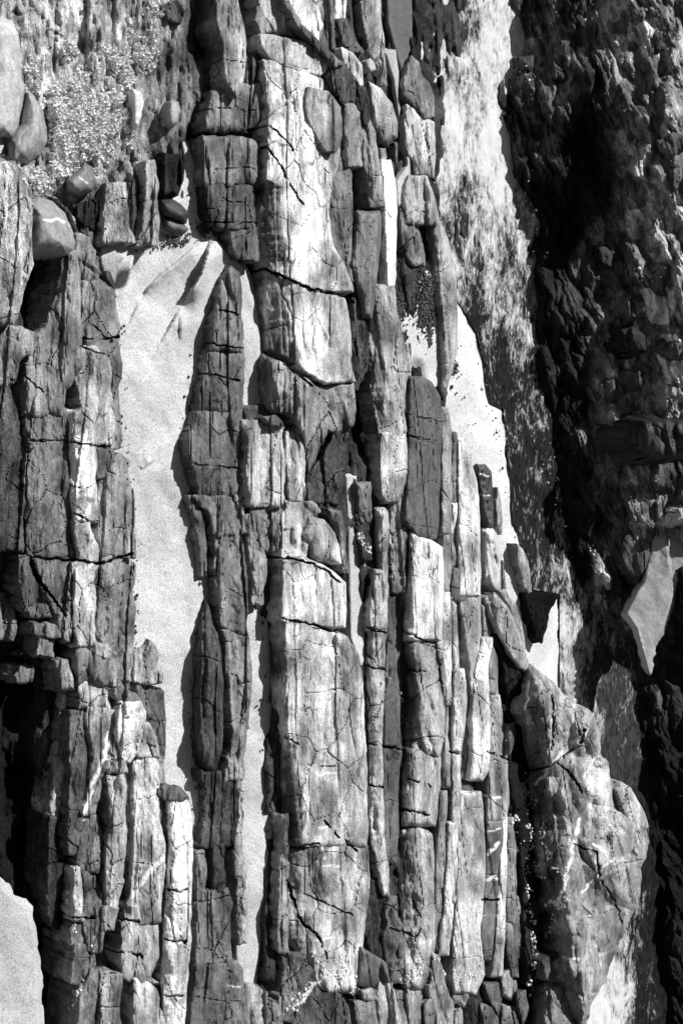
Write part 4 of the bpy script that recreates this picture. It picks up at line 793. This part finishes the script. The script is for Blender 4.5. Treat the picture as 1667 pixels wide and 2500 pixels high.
# broken blocks at the bottom
BB = [("1100,2400 1130,2385 1150,2420 1135,2460 1105,2450", .22, 'small cracked stone left of the pale one, bottom right'), ("1222,2378 1240,2368 1252,2400 1248,2440 1228,2430", .36, 'pale upright stone among the broken blocks'),
      ("1180,2402 1215,2398 1222,2440 1215,2475 1190,2440", .2, 'dark-sided stone under the dark blotched bed'), ("1170,2450 1205,2455 1215,2500 1210,2560 1165,2560", .24, 'grey flat-faced stone at the bottom edge'),
      ("1262,2420 1282,2418 1286,2460 1275,2500 1260,2460", .18, 'narrow dark stone beside the arched block'), ("1225,2455 1258,2460 1268,2520 1262,2560 1228,2560", .22, 'grey stone at the bottom edge left of the arched block'),
      ("1110,2470 1125,2460 1130,2500 1125,2560 1105,2560", .3, 'small pale stone at the bottom edge below the cracked one'), ("1135,2430 1165,2440 1165,2490 1150,2560 1130,2500", .1, 'black glossy stone between the pale ones at the bottom'),
      ("1035,2450 1060,2430 1065,2480 1050,2560 1032,2560", .2, 'dark leaf-shaped stone at the bottom between two columns'), ("968,2420 992,2410 996,2480 990,2560 975,2500", .22, 'cracked dark stone between the tapering columns'),
      ("882,2420 905,2412 925,2440 900,2445 885,2440", .4, 'little pale stone above the smooth grey cheek'), ("640,2455 668,2445 690,2480 680,2560 640,2560", .2, 'rough dark stone at the bottom edge right of the pale wedge'),
      ("1242,2400 1258,2395 1262,2425 1250,2440", .3, 'tiny pale stone right of the pale upright stone')]
for s, t, lab in BB:
    R('rock_block', lab, s, .105, t, r=8, a=.03, jit=1.6, group=G5, mat='flaky' if t < .2 else 'rock')

# stones set in the cliff
def S(lab, s, lift, tone, mat='wet', name='cliff_stone', **k):
    P = np.array(pts(s)); cx, cy = P.mean(0)
    z0 = float(cliff_smooth(np.array([cx]), np.array([cy]))[0]); k1 = .00125
    rock(name, lab, P, z0 + .015 + lift * .42, tone, mat=mat, tilt=k1, r=k.pop('r', 14), a=.04, jit=1.6, amp=k.pop('amp', .8), base=z0 - .15, cat='stone', group=G6, lean=.1, **k)
S('large dark oval stone with fine rings set in the cliff at the right edge', "1525,1075 1535,1050 1570,1028 1620,1022 1700,1030 1720,1080 1700,1110 1640,1120 1580,1118 1545,1100", .30, .035, mat='smooth')
S('grey wedge stone left of the large oval one', "1478,1080 1495,1068 1520,1060 1515,1120 1500,1145 1480,1150 1475,1110", .10, .13)
S('pale grey oval stone high on the right of the cliff', "1585,645 1605,638 1632,650 1630,680 1615,715 1598,718 1582,700 1580,670", .10, .17)
S('wide grey stone at the right edge under the pale oval one', "1595,850 1620,835 1680,832 1720,850 1720,875 1650,878 1610,870", .10, .15)
S('smooth grey stone right of centre of the cliff below the large oval one', "1595,1135 1640,1130 1650,1160 1632,1190 1600,1195 1588,1165", .10, .12)
S('bright white chipped stone near the right edge of the cliff', "1628,940 1645,928 1660,945 1668,965 1650,975 1632,965", .11, .5)
S('upright grey stone in the upper cliff beside the dark diagonal cleft', "1350,150 1372,165 1392,190 1395,197 1370,200 1350,190", .09, .12)
S('grey block in the upper left of the cliff above the dark cleft', "1270,145 1300,140 1298,165 1292,175 1272,172", .06, .12)
S('rounded grey stone in the upper right of the cliff', "1575,90 1600,75 1615,90 1612,120 1595,135 1578,120", .10, .09)
S('pale rough stone near the right edge below the top right corner', "1600,345 1640,320 1665,335 1668,365 1640,385 1610,370", .12, .17)
S('smooth curved stone above the middle of the cliff', "1450,600 1475,598 1492,620 1490,650 1465,655 1448,630", .10, .07)
S('long slanting grey stone below the smooth curved one', "1425,690 1445,710 1462,760 1470,785 1455,785 1435,745 1422,710", .09, .09)
S('small triangular stone in the middle of the right cliff', "1520,720 1540,740 1552,775 1530,790 1515,760", .10, .14)
S('blocky dark stone under the small triangular one', "1515,805 1545,800 1572,820 1575,855 1545,865 1520,845", .10, .05)
S('pale grey pointed stone low in the middle of the cliff', "1478,930 1500,925 1510,960 1498,985 1480,975 1472,950", .09, .12)
S('slender grey stone right of the pale pointed one', "1545,910 1562,905 1570,930 1560,950 1548,940", .09, .12)
S('broad smooth grey stone above the shaded sand', "1520,1320 1560,1310 1590,1330 1580,1390 1555,1420 1525,1400 1512,1360", .11, .14)
S('knobbly stone hanging above the shaded sand', "1450,1340 1490,1345 1515,1390 1530,1440 1500,1470 1470,1460 1455,1400", .08, .07, mat='wet')
S('large rounded fractured outcrop hanging above the foot of the shaded sand', "1385,1290 1440,1240 1500,1245 1560,1280 1572,1330 1560,1400 1535,1450 1505,1492 1460,1475 1420,1452 1395,1380", .0, .12, big=.08, r=24)
S('small dark peg of rock standing in the shaded sand', "1565,1485 1575,1480 1582,1500 1578,1525 1567,1518", .13, .04)
S('grey upright stone in the lower cliff right of the wet streaks', "1590,1690 1610,1685 1618,1710 1612,1735 1598,1735", .09, .12)
S('white stone at the right edge above the shaded sand', "1655,1245 1720,1240 1720,1265 1670,1275 1640,1278", .16, .45)
S('smooth dark block leaning over the shaded sand at the right edge', "1645,1385 1720,1370 1720,1480 1660,1470", .14, .03)

def make_part(child_label, parent_label, name):
    c = next(o for o in COL.objects if o.get('label') == child_label); p = next(o for o in COL.objects if o.get('label') == parent_label)
    loc = c.location.copy(); c.parent = p; c.location = loc - p.location; c.name = name; del c['category']
    if 'group' in c: del c['group']
make_part('rounded two-lobed knob on the right shoulder of the great rock', 'great bulging rock at the lower right with white veins and a black left face', 'knob')
make_part('grey raised plate on the right side of the brightest slab', 'brightest tall slab of the great ledge', 'raised_plate')
# ------------------------------------------------------------------ countless small things
def scatter(name, label, pts_px, size, mat, sides=5, squash=.5, cone=False, zf=None, seed=1):
    rg = np.random.RandomState(seed); V = []; F = []; n = 0
    P = np.array(pts_px, float); zz = zf(P[:, 0], P[:, 1])
    C = ground(P[:, 0], P[:, 1], zz)
    for c, s in zip(C, size):
        a0 = rg.rand() * 6.28; rr = s * (.7 + .6 * rg.rand(sides)); an = a0 + np.arange(sides) * 6.2832 / sides
        h = s * squash * (1 + .6 * rg.rand()); el = 1 + .7 * rg.rand()
        b = np.stack([c[0] + rr * np.cos(an) * el, c[1] + rr * np.sin(an), np.full(sides, c[2] - s * .5)], -1)
        tsc = .45 if cone else .72
        t = np.stack([c[0] + tsc * rr * np.cos(an) * el, c[1] + tsc * rr * np.sin(an), c[2] + h * (.8 + .4 * rg.rand(sides))], -1)
        V += [b, t, [[c[0], c[1], c[2] + h * (.5 if cone else 1.15)]]]
        for k in range(sides):
            q = (k + 1) % sides
            F += [(n + k, n + q, n + sides + q, n + sides + k), (n + sides + k, n + sides + q, n + 2 * sides, n + 2 * sides)]
        n += 2 * sides + 1
    V = np.concatenate([np.array(v, float).reshape(-1, 3) for v in V])
    me = bpy.data.meshes.new(name); me.from_pydata(V.tolist(), [], [f if f[2] != f[3] else f[:3] for f in F]); me.materials.append(mat)
    o = bpy.data.objects.new(name, me); COL.objects.link(o); o['kind'] = 'stuff'; o['label'] = label
    return o
rng = np.random.RandomState(4)
def along(L, n, wd):
    L = np.array(L, float); sg = np.hypot(*(L[1:] - L[:-1]).T); cum = np.concatenate([[0], np.cumsum(sg)]); t = rng.rand(n) * cum[-1]
    return np.stack([np.interp(t, cum, L[:, 0]) + rng.randn(n) * wd, np.interp(t, cum, L[:, 1]) + rng.randn(n) * wd], -1)
def blobs(L, dens):
    out = []
    for x, y, rx, ry in L:
        k = int(rx * ry * dens); q = rng.randn(k, 2) * .5; out.append(np.stack([x + q[:, 0] * rx, y + q[:, 1] * ry], -1))
    return np.concatenate(out)
bp_ = blobs([(165,125,18,20),(285,150,32,30),(260,125,20,20),(200,230,35,60),(180,300,45,70),(250,290,35,60),(165,390,42,45),(230,350,40,50),(310,200,14,50),(315,300,12,50),(385,15,22,22),(415,20,16,18),(75,180,18,40),(370,110,14,50),(270,250,25,25),(15,420,30,30),(20,730,22,35),(100,440,30,30),(45,600,20,60),(325,90,12,40),(350,140,20,40),(140,260,30,50)], .2)
scatter('barnacles', 'white barnacle crust spread over the rocks at the upper left', bp_, .0032 + .010 * rng.rand(len(bp_)) ** 3, M['shell'], 6, .9, True, lambda x, y: bed_z(x, y) + np.where(x < 70, .0, 0) , 2)
gp = blobs([(985,640,20,45),(1000,700,30,60),(975,760,14,40),(1040,760,22,60),(1045,700,14,50),(985,820,8,18),(1050,820,6,25),(1108,900,10,18),(500,560,20,18),(430,585,30,16),(360,590,20,10),(520,600,6,30)], .5)
sb = np.concatenate([along(pts(s_), n_, w_) for s_, n_, w_ in [('262,560 290,600 330,590 400,600 480,560', 120, 9), ('300,760 296,900 300,1060 315,1200 330,1380 330,1600', 90, 7), ('520,700 470,880 448,1060 470,1300 498,1450 460,1650 475,1900 485,2000', 90, 7), ('610,1300 640,1600 655,1900 650,2300', 70, 8), ('1090,780 1110,900 1150,1100 1220,1300', 40, 10), ('1170,830 1200,990 1240,1200 1290,1410', 60, 5)]])
gp = np.concatenate([gp, sb])
scatter('dark_gravel', 'dark gravel strewn over the pale sand', gp, .0014 + .0036 * rng.rand(len(gp)) ** 3, M['grit'], 5, .8, False, lambda x, y: 0 * x + .006, 3)
cr = [along(pts(s), n, w) for s, n, w in [("1225,1690 1232,1760 1240,1850 1250,1960", 60, 3), ("1262,2000 1270,2060 1290,2150 1300,2250 1302,2350 1290,2430", 170, 5), ("1290,2010 1300,2080 1325,2160", 90, 5), ("1320,2010 1335,2080 1360,2130", 80, 4),
      ("1385,2020 1390,2090 1375,2170 1360,2210", 90, 4), ("1330,2200 1385,2210", 40, 4), ("975,1640 980,1750 978,1900", 30, 2), ("1010,1800 1050,1830", 35, 5), ("1370,2210 1340,2270 1330,2300", 40, 3), ("740,2290 785,2360", 25, 3),
      ("690,2470 740,2430 800,2370 860,2420", 130, 9), ("960,2410 1010,2380 1060,2330 1110,2390", 130, 8), ("830,2330 870,2420", 70, 8), ("875,1300 905,1350", 40, 5), ("985,1440 990,1520", 25, 3), ("1280,1900 1300,2000", 30, 6), ("1120,2400 1180,2370", 40, 6),
      ("170,2120 165,2200 185,2290", 45, 4), ("200,2390 175,2470", 40, 5), ("235,2310 225,2360", 25, 4), ("1240,1990 1265,2010 1300,2030", 60, 6), ("1250,30 1290,200 1270,400 1330,620", 40, 22), ("1440,20 1500,180 1640,260", 16, 20), ("1560,535 1640,535", 8, 4), ("1600,640 1640,900 1655,1000", 24, 16), ("1500,1150 1600,1180 1640,1240", 20, 14), ("1440,1330 1470,1420", 14, 6), ("1560,640 1570,760", 10, 5), ("1340,1090 1370,1300", 26, 16)]]  # the runs on the cliff are white specks standing for glints
cr = np.concatenate(cr); cr = cr[vn(cr[:, 0] / 14, cr[:, 1] / 18, 5) > -.1]
# white crumbs and glint specks sit on whatever rock is under them: look it up by ray cast
dg = bpy.context.evaluated_depsgraph_get(); dg.update()
cpos = Vector((0, 0, CAM_H))
def surf(x, y):
    out = []
    g0 = ground(x, y, 0 * x)
    for g in g0:
        d = (Vector(g) - cpos).normalized(); h, loc, *_ = scene.ray_cast(dg, cpos, d)
        out.append(loc.z if h else 0.0)
    return np.array(out)
scatter('shell_crumbs_glints', 'white shell crumbs caught in the joints of the rocks, and painted glints on the cliff', cr, .002 + .0035 * rng.rand(len(cr)) ** 2, M['shell'], 5, .8, False, surf, 5)
